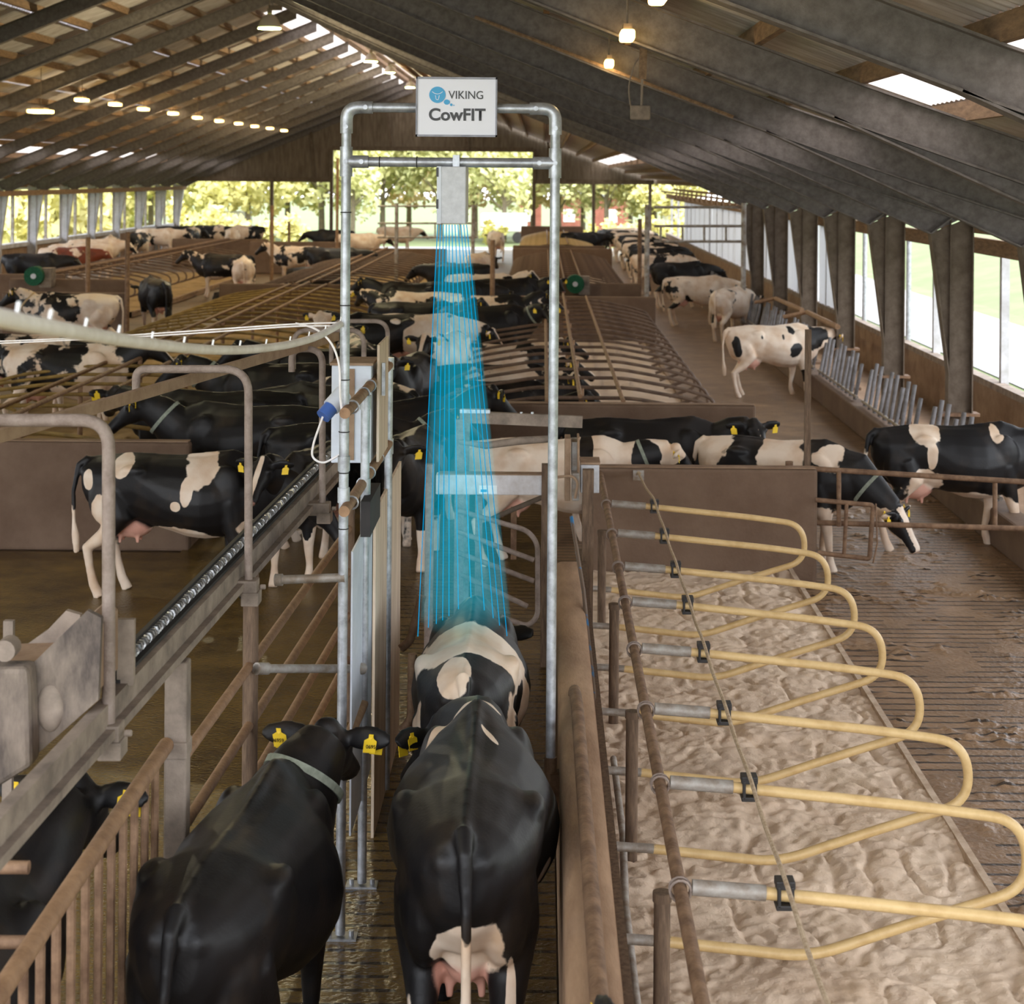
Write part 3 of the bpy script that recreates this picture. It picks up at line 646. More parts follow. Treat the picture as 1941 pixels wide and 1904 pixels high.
for s, x in ((1, gx0), (-1, gx1)):
    mb = MB().tube(arc_path([(x, GY, gz - .14), (x, GY, gz), (x + s*.14, GY, gz)], .085, 8), .034, 16)
    el = mb.build('elbow', M['galv'], g, smooth=True)
    for q in ((x, gz - .105), (x + s*.105, gz)):
        o = MB().cyl((q[0], GY - .045, q[1]), (q[0], GY - .03, q[1]), .013, 12).build('set_screw', M['galv'], smooth=True); o.parent = el
        o.data.transform(Matrix.Translation(-g.location))
    mb = MB().cyl((x, GY, gz2 - .08), (x, GY, gz2 + .08), .034, 16).cyl((x, GY, gz2), (x + s*.12, GY, gz2), .034, 16)
    tee = mb.build('tee_joint', M['galv'], g, smooth=True)
    for q in ((x, gz2), (x + s*.085, gz2)):
        o = MB().cyl((q[0], GY - .045, q[1]), (q[0], GY - .03, q[1]), .013, 12).build('set_screw', M['galv'], smooth=True); o.parent = tee
        o.data.transform(Matrix.Translation(-g.location))
MB().box((gx0 - .09, GY - .05, 0), (gx0 + .09, GY + .05, .012)).cyl((gx0-.06,GY,.01),(gx0-.06,GY,.04),.014,8).cyl((gx0+.06,GY,.01),(gx0+.06,GY,.04),.014,8).build('base_plate', M['galv'], g)
mb = MB()
for z in (3.9, 3.4, 3.0, 2.72, 2.5, 2.2): mb.tube([(gx0 + .028*math.cos(a), GY + .028*math.sin(a), z) for a in np.linspace(0, 2*math.pi, 13)], .003, 5, cap=False)
for x in (-.88, -.68): mb.tube([(x, GY + .028*math.cos(a), gz2 + .028*math.sin(a)) for a in np.linspace(0, 2*math.pi, 13)], .003, 5, cap=False)
mb.build('cable_tie', M['black_plastic'], g)
for z in (2.55, 2.38): MB().cyl((gx0, GY, z - .04), (gx0, GY, z + .04), .033, 16).build('collar', M['galv'], g, smooth=True)
# sign
s0, s1 = at(788, 259, d=GY - .04), at(943, 147, d=GY - .04)
sg = empty('sign_board', s0, 'white framed sign reading VIKING CowFIT on the silver portal', 'sign')
SW, SH = s1.x - s0.x, s1.z - s0.z; fy = GY - .05
MB().box((s0.x, fy, s0.z), (s1.x, fy + .012, s1.z)).build('panel', M['sign_white'], sg)
mb = MB(); t = .011
mb.box((s0.x, fy - .006, s0.z), (s1.x, fy + .014, s0.z + t)).box((s0.x, fy - .006, s1.z - t), (s1.x, fy + .014, s1.z)).box((s0.x, fy - .006, s0.z), (s0.x + t*.8, fy + .014, s1.z)).box((s1.x - t*.8, fy - .006, s0.z), (s1.x, fy + .014, s1.z))
mb.build('frame', M['sign_frame'], sg)
def on_sign(px, py): return Vector((s0.x + (px - 788) / 155 * SW, fy - .003, s1.z - (py - 147) / 112 * SH))
kpx = SW / 155
def sign_text(name, body, px, py, hpx, wpx, bold):
    me = text_mesh(body, 1.0, M['sign_dark'], bold, .0)
    xs = [v.co.x for v in me.vertices]; ys = [v.co.y for v in me.vertices]; w, h = max(xs) - min(xs), max(ys) - min(ys); x0, y0 = min(xs), min(ys)
    for v in me.vertices: v.co = Vector(((v.co.x - x0) / w * wpx * kpx, 0, (v.co.y - y0) / h * hpx * kpx))
    o = bpy.data.objects.new(name, me); COL.objects.link(o); o.parent = sg; o.location = on_sign(px, py) - s0
sign_text('lettering', 'VIKING', 850, 188, 15.5, 66, .004)
sign_text('lettering', 'CowFIT', 813, 229, 24, 108, .028)
def disc(c, r, dy=0.0, ry=None):
    ry = ry or r; return [Vector((c.x + r*math.cos(a), c.y + dy, c.z + ry*math.sin(a))) for a in np.linspace(0, 2*math.pi, 33)[:-1]]
mb = MB()
mb.quad(*disc(on_sign(829, 180.5), 15.6*kpx)); mb.quad(*disc(on_sign(847, 194), 5.8*kpx, 0, 5*kpx)); mb.quad(*disc(on_sign(855.5, 199), 2.5*kpx)); mb.quad(*disc(on_sign(860.5, 200), 1.1*kpx))
mb.build('emblem', M['sign_blue'], sg)
mb = MB()
def stroke(pts, w=.9):
    P = [on_sign(*q) for q in pts]
    for a, b in zip(P, P[1:]):
        t_ = (b - a).normalized(); n_ = Vector((-t_.z, 0, t_.x)) * w * kpx / 2; o_ = Vector((0, -.001, 0)); mb.quad(a + n_ + o_, b + n_ + o_, b - n_ + o_, a - n_ + o_)
stroke([(819,174.5),(822,177),(825.5,178.5),(829,179),(832.5,178.5),(836,177),(839,174.5)]); stroke([(825.2,181.5),(826.6,188),(827.4,189.6),(830.4,189.6),(831.2,188),(832.6,181.5)])
mb.build('emblem_lines', M['white_paint'], sg)
# scanner box
b0, b1 = at(829, 424, d=GY - .06), at(884, 316, d=GY - .06)
sb = empty('scanner_box', (b0.x, GY, b0.z), 'light grey camera box hanging under the silver cross bar', 'scanner')
MB().box((b0.x, GY - .08, b0.z), (b1.x, GY + .22, b1.z)).build('housing', M['box_grey'], sb, bevel=.006)
MB().box((b0.x - .003, GY - .083, b0.z), (b0.x + .02, GY - .078, b1.z)).build('door_edge', M['white_panel'], sb)
xc = (b0.x + b1.x) / 2 + .02
MB().box((xc - .018, GY - .035, b1.z - .01), (xc + .018, GY + .035, gz2 + .04)).build('clamp', M['galv'], sb)
mb = MB()
for z in (.25, .08): mb.box((b0.x - .006, GY - .085, b0.z + z), (b0.x + .006, GY - .07, b0.z + z + .05))
mb.build('hinge', M['sign_dark'], sb)
# cyan scan light: eleven thin beams and a faint glow around them
mb_e = bpy.data.materials.new('beam_cyan'); mb_e.use_nodes = True; n = mb_e.node_tree.nodes; n.remove(n['Principled BSDF']); em = n.new('ShaderNodeEmission')
em.inputs[0].default_value = lin((0,158,216)); em.inputs[1].default_value = .58; mb_e.node_tree.links.new(em.outputs[0], n['Material Output'].inputs[0])
bt = [(829.5 + 55 * k / 10, 426) for k in range(11)]
bb = [(792,1207),(812,1190),(827,1183),(839,1176),(851,1168),(869,1155),(893,1136),(918,1157),(935,1172),(947,1186),(961,1206)]
be = empty('scan_light', (b0.x, GY + .1, b0.z), 'fan of thin cyan light beams falling from the camera box onto the cow', 'light beam')
for p, q in zip(bt, bb):
    a, c = at(p[0], p[1], d=GY + .02), at(q[0], q[1], Z=1.42)
    MB().tube([a, c], .0024, 6, cap=False).build('beam', mb_e, be)
vm = bpy.data.materials.new('glow_volume'); vm.use_nodes = True; n = vm.node_tree.nodes; l = vm.node_tree.links; n.remove(n['Principled BSDF'])
va = n.new('ShaderNodeVolumeAbsorption'); ve = n.new('ShaderNodeEmission'); ad = n.new('ShaderNodeAddShader')
va.inputs[0].default_value = (.35, .85, .97, 1); va.inputs[1].default_value = .6
ve.inputs[0].default_value = (.02, .62, .78, 1)
gp_ = n.new('ShaderNodeNewGeometry'); sz_ = n.new('ShaderNodeSeparateXYZ'); l.new(gp_.outputs['Position'], sz_.inputs[0])
mr_ = n.new('ShaderNodeMapRange'); l.new(sz_.outputs['Z'], mr_.inputs[0])   # the light thins out as the fan widens
mr_.inputs[1].default_value = 1.4; mr_.inputs[2].default_value = 3.85; mr_.inputs[3].default_value = .16; mr_.inputs[4].default_value = .58
l.new(mr_.outputs[0], ve.inputs[1])
l.new(va.outputs[0], ad.inputs[0]); l.new(ve.outputs[0], ad.inputs[1]); l.new(ad.outputs[0], n['Material Output'].inputs['Volume'])
mb = MB(); T0, T1 = at(826, 427, d=GY), at(888, 427, d=GY); B0, B1 = at(786, 1210, Z=1.42), at(966, 1210, Z=1.42)
def ering(a, c, ry, dy):
    m_ = (a + c) / 2; r = (c.x - a.x) / 2; return [Vector((m_.x + r*math.cos(t), m_.y + dy + ry*math.sin(t), m_.z)) for t in np.linspace(0, 2*math.pi, 25)[:-1]]
ra, rb = ering(T0, T1, .09, .07), ering(B0, B1, .45, .45)
mb.v = [tuple(p) for p in ra + rb]; mb.f = [tuple(range(24)), tuple(range(47, 23, -1))] + [(k, 24 + k, 24 + (k+1) % 24, (k+1) % 24) for k in range(24)]; mb.m = [0] * len(mb.f)
mb.build('glow', vm, be, smooth=False)

# side frame of the race on the left of the portal
fr = empty('race_side_frame', (gx0 + .04, 10, 0), 'silver posts with two tan level rails left of the race', 'frame')
fx = gx0 + .045
for y, zt in ((9.98, 2.8), (11.5, 2.86)):
    MB().cyl((fx, y, .02), (fx, y, zt), .0262, 16).cyl((fx, y, zt - .05), (fx, y, zt + .03), .033, 16).cyl((fx, y, 2.25), (fx, y, 2.35), .033, 16).build('post', M['galv'], fr, smooth=True)
MB().box((fx - .09, 9.93, 0), (fx + .09, 10.03, .012)).cyl((fx-.06,9.98,.01),(fx-.06,9.98,.04),.014,8).cyl((fx+.06,9.98,.01),(fx+.06,9.98,.04),.014,8).build('base_plate', M['galv'], fr)
for z in (2.84, 2.32, 1.05):
    y1 = 11.5 if z > 2 else 9.98
    MB().cyl((gx0 + .02, 9.15, z), (fx, y1, z), .03, 14).build('rail', M['pipe_tan'], fr, smooth=True)
    for y in ((9.4, 9.98, 10.35, 10.9, 11.45) if z > 2 else (9.98,)):
        MB().tube([(fx - .012 + .034*math.cos(a), y, z + .034*math.sin(a)) for a in np.linspace(0, 2*math.pi, 15)], .006, 6, cap=False).build('clip', M['galv'], fr, smooth=True)
tag(MB().box((fx - .02, 10.7, 0), (fx - .003, 12.6, 2.02)).build('plywood_board', M['plywood'], loc=Vector((fx, 10.7, 0))), 'tall bare plywood board closing the left side of the race', 'board')
tag(MB().box((gx0 + .03, 9.42, .5), (gx0 + .04, 10.5, 2.05)).build('plastic_sheet', M['white_panel'], loc=Vector((gx0 + .04, 9.42, .5))), 'white upright plastic panel between the two silver posts', 'panel')
tag(MB().box((gx0 + .045, 9.75, 2.06), (gx0 + .1, 10.35, 2.26)).build('display_screen', M['rubber'], loc=Vector((gx0 + .045, 9.75, 2.06))), 'small dark box on top of the white upright panel', 'box')
# control cabinet
cbx = empty('control_cabinet', (-1.3, 10.45, 2.36), 'white electrical cabinet with dusty top behind the left silver post', 'cabinet')
MB().box((-1.27, 10.45, 2.36), (-1.03, 10.8, 2.95)).build('housing', M['white_panel'], cbx, bevel=.006)
MB().box((-1.28, 10.44, 2.95), (-1.02, 10.82, 2.965)).build('top_plate', M['dust_tan'], cbx)
MB().box((-1.18, 10.438, 2.38), (-1.13, 10.452, 2.93)).build('trim_strip', M['dust_tan'], cbx)
MB().box((-1.0, 10.5, 2.36), (-.985, 11.1, 3.07)).build('mounting_board', M['plywood'], cbx)
MB().box((-.98, 10.6, 2.75), (-.96, 10.63, 2.95)).build('bracket', M['galv'], cbx)
pa, pb = at(652, 745, d=9.5), at(612, 790, d=9.4)
cp = empty('power_plug', pb, 'blue and white industrial plug hanging beside the left silver post', 'plug')
MB().cyl(pa, pa + (pb - pa)*.62, .05, 14).build('socket', M['white_panel'], cp, smooth=True); MB().cyl(pa + (pb - pa)*.55, pb, .042, 14).build('plug', M['blue_plastic'], cp, smooth=True)
MB().tube(arc_path([pb, at(594, 840, d=9.4), at(590, 868, d=9.4), at(612, 880, d=9.4), at(645, 862, d=9.4)], .08, 5), .006, 7).build('cable', M['white_cable'], cp, smooth=True)
# silver braces from the race frame to the fence
for i, (p, q, dp, dq, lab) in enumerate(((( 522,1100),(655,1095),9.35,9.3,'upper silver brace pipe from the fence post to the portal'),((486,1268),(688,1268),9.27,9.9,'lower silver brace pipe from the fence rail to the portal'))):
    a, c = at(*p, d=dp), at(*q, d=dq)
    tag(MB().cyl(a, c, .024, 12).cyl(a, a + (c-a)*.1, .033, 12).cyl(c, c + (a-c)*.08, .033, 12).build('brace_pipe', M['galv_dirty'], smooth=True, loc=a), lab, 'pipe')
# cable loom from the near left to the portal and thin white cables
P = [at(x, y, d=d) for x, y, d in ((645,615,9.25),(600,640,8.8),(545,655,8.2),(470,664,7.4),(390,664,6.5),(300,655,5.6),(200,640,4.7),(100,622,3.9),(0,604,3.3),(-120,575,2.7))]
loom = empty('cable_loom', P[0], 'thick dusty white cable bundle sagging in from the near left to the portal', 'cable')
MB().tube(arc_path(P, .5, 3), .019, 10).build('bundle', M['white_cable'], loom, smooth=True)
mb = MB()
for k in range(14):
    t = k / 14 * (len(P) - 1); i = int(t); p = P[i].lerp(P[i+1], t - i); mb.tube([p + Vector((0,0,.018)), p + Vector((.004,0,.04))], .004, 6)
mb.build('cable_tie', M['white_paint'], loom)
for i, (ys, lab) in enumerate((((648,640,628,614,612),'upper thin white cable running left from the portal'),((652,643,633,618,618),'lower thin white cable running left from the portal'))):
    P2 = [at(x, y, d=d) for x, y, d in zip((-20,180,360,560,645), ys, (11,10.5,10,9.6,9.3))]
    tag(MB().tube(arc_path(P2, .4, 4), .005, 6).build('cable', M['white_cable'], smooth=True, loc=P2[-1]), lab, 'cable')
P2 = [at(x, y, d=9.25) for x, y in ((560,613),(600,622),(630,650),(644,690),(645,760),(650,790))]
tag(MB().tube(arc_path(P2, .1, 4), .006, 6).build('cable', M['white_cable'], smooth=True, loc=P2[0]), 'white cable curving down along the left silver post', 'cable')

# ================================================================== left fence, gate and conveyor
FA, FB = Vector((-1.67, 6.2, 0)), Vector((-1.43, 13.2, 0))
def fence(t, z): p = FA.lerp(FB, t); return Vector((p.x, p.y, z))
def fence_d(d, z): return fence((d - FA.y) / (FB.y - FA.y), z)
ff = empty('rail_fence', fence_d(7.9, 0), 'four-bar tan pipe fence along the left of the race', 'fence')
for z in (1.45, 1.13, .8, .47):
    MB().cyl(fence_d(7.8, z), fence_d(13.1, z), .026, 12).build('rail', M['pipe_tan'], ff, smooth=True)
for d, r in ((9.35, .042), (13.0, .04)):
    MB().cyl(fence_d(d, 0), fence_d(d, 1.95 if d < 10 else 1.7), r, 14).build('post', M['timber_post'], ff, smooth=True)
gp = fence_d(7.72, 0)
tag(MB().box((gp.x - .045, gp.y - .05, 0), (gp.x + .055, gp.y + .05, 1.93)).box((gp.x - .06, gp.y - .06, 1.5), (gp.x + .06, gp.y + .06, 1.58)).build('gate_post', M['grime'], bevel=.01, loc=gp), 'square dirty steel post carrying the conveyor between gate and fence', 'post')
bgt = empty('bar_gate', (-1.66, 5.0, 0), 'tan gate with many upright bars at the lower left', 'gate')
MB().cyl((-1.66, 3.9, 1.57), (-1.65, 7.66, 1.57), .034, 14).build('top_rail', M['pipe_tan'], bgt, smooth=True)
MB().cyl((-1.66, 3.9, .3), (-1.65, 7.66, .3), .03, 12).build('bottom_rail', M['pipe_brown'], bgt, smooth=True)
for k in range(17):
    y = 4.45 + k * .19; MB().cyl((-1.66, y, .3), (-1.66, y, 1.55), .017, 8).build('bar', M['pipe_brown'], bgt, smooth=True)
for i, (py, lab) in enumerate(((1645, 'upper cut pipe end poking in at the lower left edge'), (1787, 'lower cut pipe end poking in at the lower left edge'))):
    a = at(55, py, d=6.2); tag(MB().cyl(a, a + Vector((-.6, 0, 0)), .024, 12).build('pipe_stub', M['pipe_brown'], smooth=True, loc=a), lab, 'pipe')
# conveyor beam with spring, hoops and drive box
CZ = 1.93
def cv(d, dx, z): p = fence_d(d, z); return Vector((p.x + dx, p.y, z))
cvr = empty('conveyor_beam', cv(6.6, 0, CZ), 'dusty grey scraper beam with a long steel spring above the fence', 'conveyor')
MB().bar(cv(4.6, -.02, CZ + .06), cv(12.6, -.02, CZ + .06), .05, .15).build('beam', M['grime'], cvr)
MB().bar(cv(4.6, .02, CZ + .03), cv(12.6, .02, CZ + .03), .04, .035).build('ledge', M['grime'], cvr)
MB().bar(cv(6.9, -.085, CZ + .165), cv(12.6, -.085, CZ + .165), .02, .07).build('back_strip', M['rubber'], cvr)
MB().bar(cv(6.9, -.06, CZ + .14), cv(12.6, -.06, CZ + .14), .07, .02).build('channel', M['rubber'], cvr)
a, c = cv(7.0, -.055, CZ + .175), cv(12.4, -.055, CZ + .175); nt = 150; P = []
for k in range(nt * 6 + 1):
    t = k / (nt * 6); ang = 2 * math.pi * k / 6; p = a.lerp(c, t); P.append(p + Vector((math.cos(ang) * .017, 0, math.sin(ang) * .017)))
MB().tube(P, .006, 4, cap=False).build('spring', M['spring'], cvr, smooth=True)
bar_a, bar_b = Vector((-2.42, 6.4, 3.0)), Vector((-1.4, 11.8, 3.0))
tag(MB().bar(bar_a, bar_b, .035, .055).build('support_bar', M['dust_tan'], loc=bar_a), 'slanting dusty flat bar carrying the short ends of the hoops', 'bar')
for i, (pl, pr, yt, yb, d, ybl) in enumerate(((-60, 206, 797, 1400, 6.65, 860), (258, 471, 700, 1120, 9.02, 740), (553, 611, 662, 970, 11.16, 705), (556, 690, 626, 760, 14.6, 700), (628, 735, 609, 740, 16.5, 690))):
    A, B_, C_, D_ = at(pl, ybl, d=d), at(pl, yt, d=d), at(pr, yt, d=d), at(pr, yb, d=d)
    if i > 2: D_ = Vector((D_.x, d, 0))
    h = empty('pipe_hoop', D_, '%s grey pipe hoop from the near end above the conveyor' % ORD[i], 'hoop', 'pipe hoops over the conveyor')
    MB().tube(arc_path([A, B_, C_, D_], .13 if i else .11, 8), .025 if i == 0 else .0215, 14).build('hoop', M['pipe_grey'], h, smooth=True)
    if i < 3:
        MB().box((D_.x - .12, d - .05, D_.z - .02), (D_.x + .05, d + .05, D_.z + .06)).box((D_.x - .03, d - .06, D_.z - .07), (D_.x + .06, d + .06, D_.z)).cyl((D_.x + .06, d, D_.z + .02), (D_.x + .09, d, D_.z + .02), .014, 8).build('bracket', M['grime'], h, bevel=.008)
# drive box
q0 = at(10, 1440, d=6.7)
db = empty('drive_box', (-2.1, 6.6, 1.8), 'weathered grey steel drive housing with sloping dusty top at the left edge', 'machine housing')
def px_poly(pts, d): return [(at(x, y, d=d).x, at(x, y, d=d).z) for x, y in pts]
MB().prism(px_poly([(-60,1520),(50,1448),(186,1328),(192,1172),(165,1158),(62,1258),(-60,1262)], 6.5), 'y', 6.5, 6.53).build('front_plate', M['stained'], db)
MB().prism(px_poly([(-60,1480),(50,1430),(180,1318),(180,1200),(160,1180),(58,1266),(-60,1270)], 6.5), 'y', 6.53, 6.85).build('body', M['dust_tan'], db)
MB().prism(px_poly([(20,1250),(150,1200),(152,1166),(125,1158),(90,1195),(40,1230)], 6.85), 'y', 6.85, 6.88).build('rear_plate', M['grime'], db)
MB().prism(px_poly([(-60,1264),(54,1264),(58,1300),(62,1452),(-60,1525)], 6.4), 'y', 6.38, 6.5).build('motor_housing', M['stained'], db, bevel=.02)
p0, p1 = at(222, 1175, d=6.9), at(253, 1300, d=6.9)
MB().box((p0.x, 6.9, p1.z), (p1.x, 6.93, p0.z)).build('side_plate', M['grime'], db)
c_ = at(88, 1290, d=6.45); MB().ell((c_.x, 6.5, c_.z - .12), (.05, .02, .09)).build('cover_bulge', M['grime'], db, smooth=True)
MB().cyl((at(8, 1235, d=6.4).x, 6.4, at(8, 1235, d=6.4).z), (at(8, 1235, d=6.4).x, 6.48, at(8, 1235, d=6.4).z), .04, 14).build('knob', M['grime'], db, smooth=True)
p0, p1 = at(6, 1178, d=7.2), at(24, 1230, d=7.2)
tag(MB().box((p0.x, 7.2, p1.z - .3), (p1.x, 7.23, p0.z)).box((p0.x, 7.2, 1.2), (p1.x, 7.23, p1.z)).build('steel_strap', M['grime'], loc=Vector((p0.x, 7.2, p1.z))), 'short grey upright steel strap behind the drive housing', 'strap')

# ================================================================== sorting gate at the end of the race
SY = 14.5
sgx = empty('sorting_gate', (.0, SY, 0), 'pneumatic sorting gate with pale box beam across the end of the race', 'gate')
a, c = at(826, 938, d=SY), at(1036, 902, d=SY)
MB().box((a.x, SY, a.z), (c.x, SY + .14, c.z)).build('box_beam', M['beam_pale'], sgx, bevel=.008)
MB().box((a.x + .02, SY + .005, c.z), (c.x, SY + .14, c.z + .008)).build('beam_top', M['dust_tan'], sgx)
l0, l1 = at(908, 936, d=SY), at(942, 921, d=SY)
MB().box((l0.x, SY - .004, l0.z), (l1.x, SY, l1.z)).build('sticker', M['white_paint'], sgx)
l0, l1 = at(911, 933, d=SY), at(923, 928, d=SY); MB().box((l0.x, SY - .006, l0.z), (l1.x, SY - .004, l1.z)).build('sticker_mark', M['sign_blue'], sgx)
def vpost(px, y0, y1, d, r, m, name='post'):
    a = at(px, y0, d=d); zlo = at(px, y1, d=d).z if y1 else 0
    MB().box((a.x - r, d - r, max(zlo, 0)), (a.x + r, d + r, a.z)).build(name, m, sgx)
vpost(1037, 880, None, SY, .045, M['timber_post']); vpost(1115, 890, None, 14.0, .045, M['timber_post'])
vpost(872, 795, None, 15.0, .04, M['pipe_grey']); vpost(884, 790, None, 15.2, .03, M['galv_dirty']); vpost(815, 880, None, 14.3, .035, M['pipe_grey']); vpost(908, 940, None, 14.9, .03, M['pipe_grey'])
a, c = at(872, 790, d=15), at(1104, 800, d=15)
MB().bar(a, c, .06, .1).build('top_frame', M['grime'], sgx); MB().bar(a + Vector((0,0,.05)), a + Vector((.26,0,.05)), .08, .03).build('top_plate', M['galv'], sgx)
for px in (988, 1009): p = at(px, 790, d=15); MB().cyl(p, p + Vector((0,0,.04)), .012, 8).build('bolt', M['galv'], sgx)
MB().tube([at(870, 838, d=14.9), at(920, 845, d=14.9), at(985, 836, d=14.9), at(1045, 832, d=14.9)], [.02, .03, .035, .03], 10).build('air_cylinder', M['grime'], sgx, smooth=True)
MB().tube([at(930, 985, d=15), at(975, 965, d=15), at(1035, 940, d=15)], .022, 10).build('strut', M['steel_dark'], sgx, smooth=True)
vpost(974, 962, 1060, 15.4, .025, M['pipe_brown'], 'strut_post')
GT = [[(868, 968), (1000, 1006), (1019, 1030), (1019, 1170), (1000, 1188), (950, 1170)], [(868, 1008), (1012, 1062)], [(868, 1048), (1012, 1102)], [(875, 1090), (1000, 1150)]]
for k, ln in enumerate(GT):
    MB().tube(arc_path([at(x, y, d=14.8) for x, y in ln], .12, 6), .022, 10).build('swing_bar', M['pipe_grey'], sgx, smooth=True)
for px0, px1, y0, y1, m, d in ((1070,1082,832,950,'dust_tan',14.2),(1083,1096,838,900,'galv_dirty',14.25),(1084,1098,898,950,'galv_dirty',14.1),(1094,1099,830,905,'dust_tan',14.15),(1100,1136,880,935,'box_grey',14.2)):
    a, c = at(px0, y1, d=d), at(px1, y0, d=d); MB().box((a.x, d, a.z), (c.x, d + .25, c.z)).build('valve_box', M[m], sgx, bevel=.006)
a, c = at(1100, 882, d=14.2), at(1138, 862, d=14.2); MB().box((a.x, 14.2, a.z), (c.x, 14.5, a.z + .02)).build('valve_lid', M['dust_tan'], sgx)
P = arc_path([at(1055,905,d=14), at(1085,902,d=14), at(1096,915,d=14), at(1090,945,d=14)], .06, 5); MB().tube(P, .011, 8).build('air_hose', M['dust_tan'], sgx, smooth=True)
# curved pipe bumpers in the race beside the cow
for i, (ln, d, lab) in enumerate((([(760,1230),(778,1215),(800,1130)], 11.6, 'bent brown bumper pipe left of the spotted cow in the race, upper one'), ([(762,1385),(780,1365),(782,1240)], 10.9, 'bent brown bumper pipe left of the spotted cow in the race, lower one'))):
    P = arc_path([at(x, y, d=d) for x, y in ln], .08, 5); tag(MB().tube(P, .03, 10).build('bumper_pipe', M['pipe_brown'], smooth=True, loc=P[0]), lab, 'pipe')
# gate to the right of the near concrete wall
rg = empty('tube_gate', (2.9, 17.6, 0), 'brown tube gate reaching right from the near concrete wall', 'gate')
for p, q in (((1540,889),(1990,917)), ((1545,991),(1990,1004))):
    MB().cyl(at(*p, d=17.6), at(*q, d=17.3), .028, 12).build('rail', M['pipe_brown'], rg, smooth=True)
for px, y0, y1 in ((1590,894,998),(1886,908,1002)): MB().cyl(at(px,y0,d=17.5), at(px,y1,d=17.5), .024, 10).build('upright', M['pipe_brown'], rg, smooth=True)
MB().tube(arc_path([at(1546,948,d=17.45), at(1655,958,d=17.4), at(1648,1060,d=17.4), at(1550,1048,d=17.45)], .03, 4), .024, 10).build('latch_frame', M['pipe_brown'], rg, smooth=True)
MB().cyl(at(1605,955,d=17.42), at(1600,1050,d=17.42), .02, 10).build('upright', M['pipe_brown'], rg, smooth=True)
MB().tube([at(1660,955,d=17.38), at(1663,1030,d=17.38), at(1655,1068,d=17.38)], .008, 8).build('latch_rod', M['pipe_brown'], rg, smooth=True)
p = at(1532, 625, d=17.75); tag(MB().box((p.x - .03, 17.72, 0), (p.x + .03, 17.78, p.z)).build('square_post', M['timber_post'], loc=Vector((p.x, 17.72, 0))), 'tall square steel post standing behind the near concrete wall end', 'post')
p = at(1497, 880, d=17.7); tag(MB().cyl((p.x, 17.74, .9), (p.x, 17.74, p.z + .02), .04, 12).build('pipe_stub', M['pipe_brown'], smooth=True, loc=Vector((p.x, 17.74, .9))), 'short brown pipe end beside the tall square post', 'pipe')
# far galvanized gates
def far_gate(d, px0, px1, ytop, ylo, posts, lab):
    e = empty('yard_gate', at(px0, ylo, d=d), lab, 'gate')
    for y in (ytop, (ytop * .45 + ylo * .55), ylo): MB().cyl(at(px0, y, d=d), at(px1, y, d=d), .035, 8).build('rail', M['galv_dirty'], e, smooth=True)
    for k in range(4): px = px0 + (px1 - px0) * (k + .3) / 4; MB().cyl(at(px, ytop * .45 + ylo * .55, d=d), at(px, ylo, d=d), .03, 8).build('upright', M['galv_dirty'], e, smooth=True)
    for px, yt in posts: t = at(px, yt, d=d); MB().cyl((t.x, d, 0), t, .065, 10).build('post', M['galv_dirty'], e, smooth=True)
far_gate(44, 1240, 1405, 393, 458, ((1410, 385), (1227, 388)), 'pale tube gate between two posts before the white curtain')
far_gate(60, 716, 905, 391, 450, ((752, 385), (897, 388)), 'tube gate on two posts behind the camera box')
for i, (px, yt, yb, d) in enumerate(((167,450,560,44),(242,440,630,43),(516,390,520,58),(548,420,470,80),(640,300,470,70),(1213,415,560,49),(934,455,560,43))):
    t = at(px, yt, d=d); tag(MB().cyl((t.x, d, 0), (t.x, d, t.z), .06, 10).build('stanchion', M['pipe_brown'] if i % 2 else M['pipe_tan'], smooth=True, loc=Vector((t.x, d, 0))), ('tan upright pole at the far left by the green brush', 'dark brown upright pole right of the far left brush', 'thin tall pole left of centre among the far cows', 'short pole among the far left loops', 'thin pole close to the left silver post far away', 'leaning dark pole by the far feed alley', 'brown pole at the left of the far middle row')[i], 'pole')
# rotating brushes
for px, py, d, lab in ((1090, 538, 47.1, 'round green cow brush on the far middle wall'), (68, 523, 45.0, 'round green cow brush at the far left above a cow')):
    c_ = at(px, py, d=d); e = empty('cow_brush', c_, lab, 'brush')
    mb = MB().cyl(c_ + Vector((0,-.22,0)), c_ + Vector((0,.12,0)), .25, 28); mb.build('bristles', M['green_brush'], e)
    MB().cyl(c_ + Vector((0,-.24,0)), c_ + Vector((0,-.21,0)), .07, 16).build('hub', M['box_grey'], e); MB().box((c_.x + .1, d - .05, c_.z - .3), (c_.x + .4, d + .42, c_.z + .2)).build('motor', M['grime'], e)

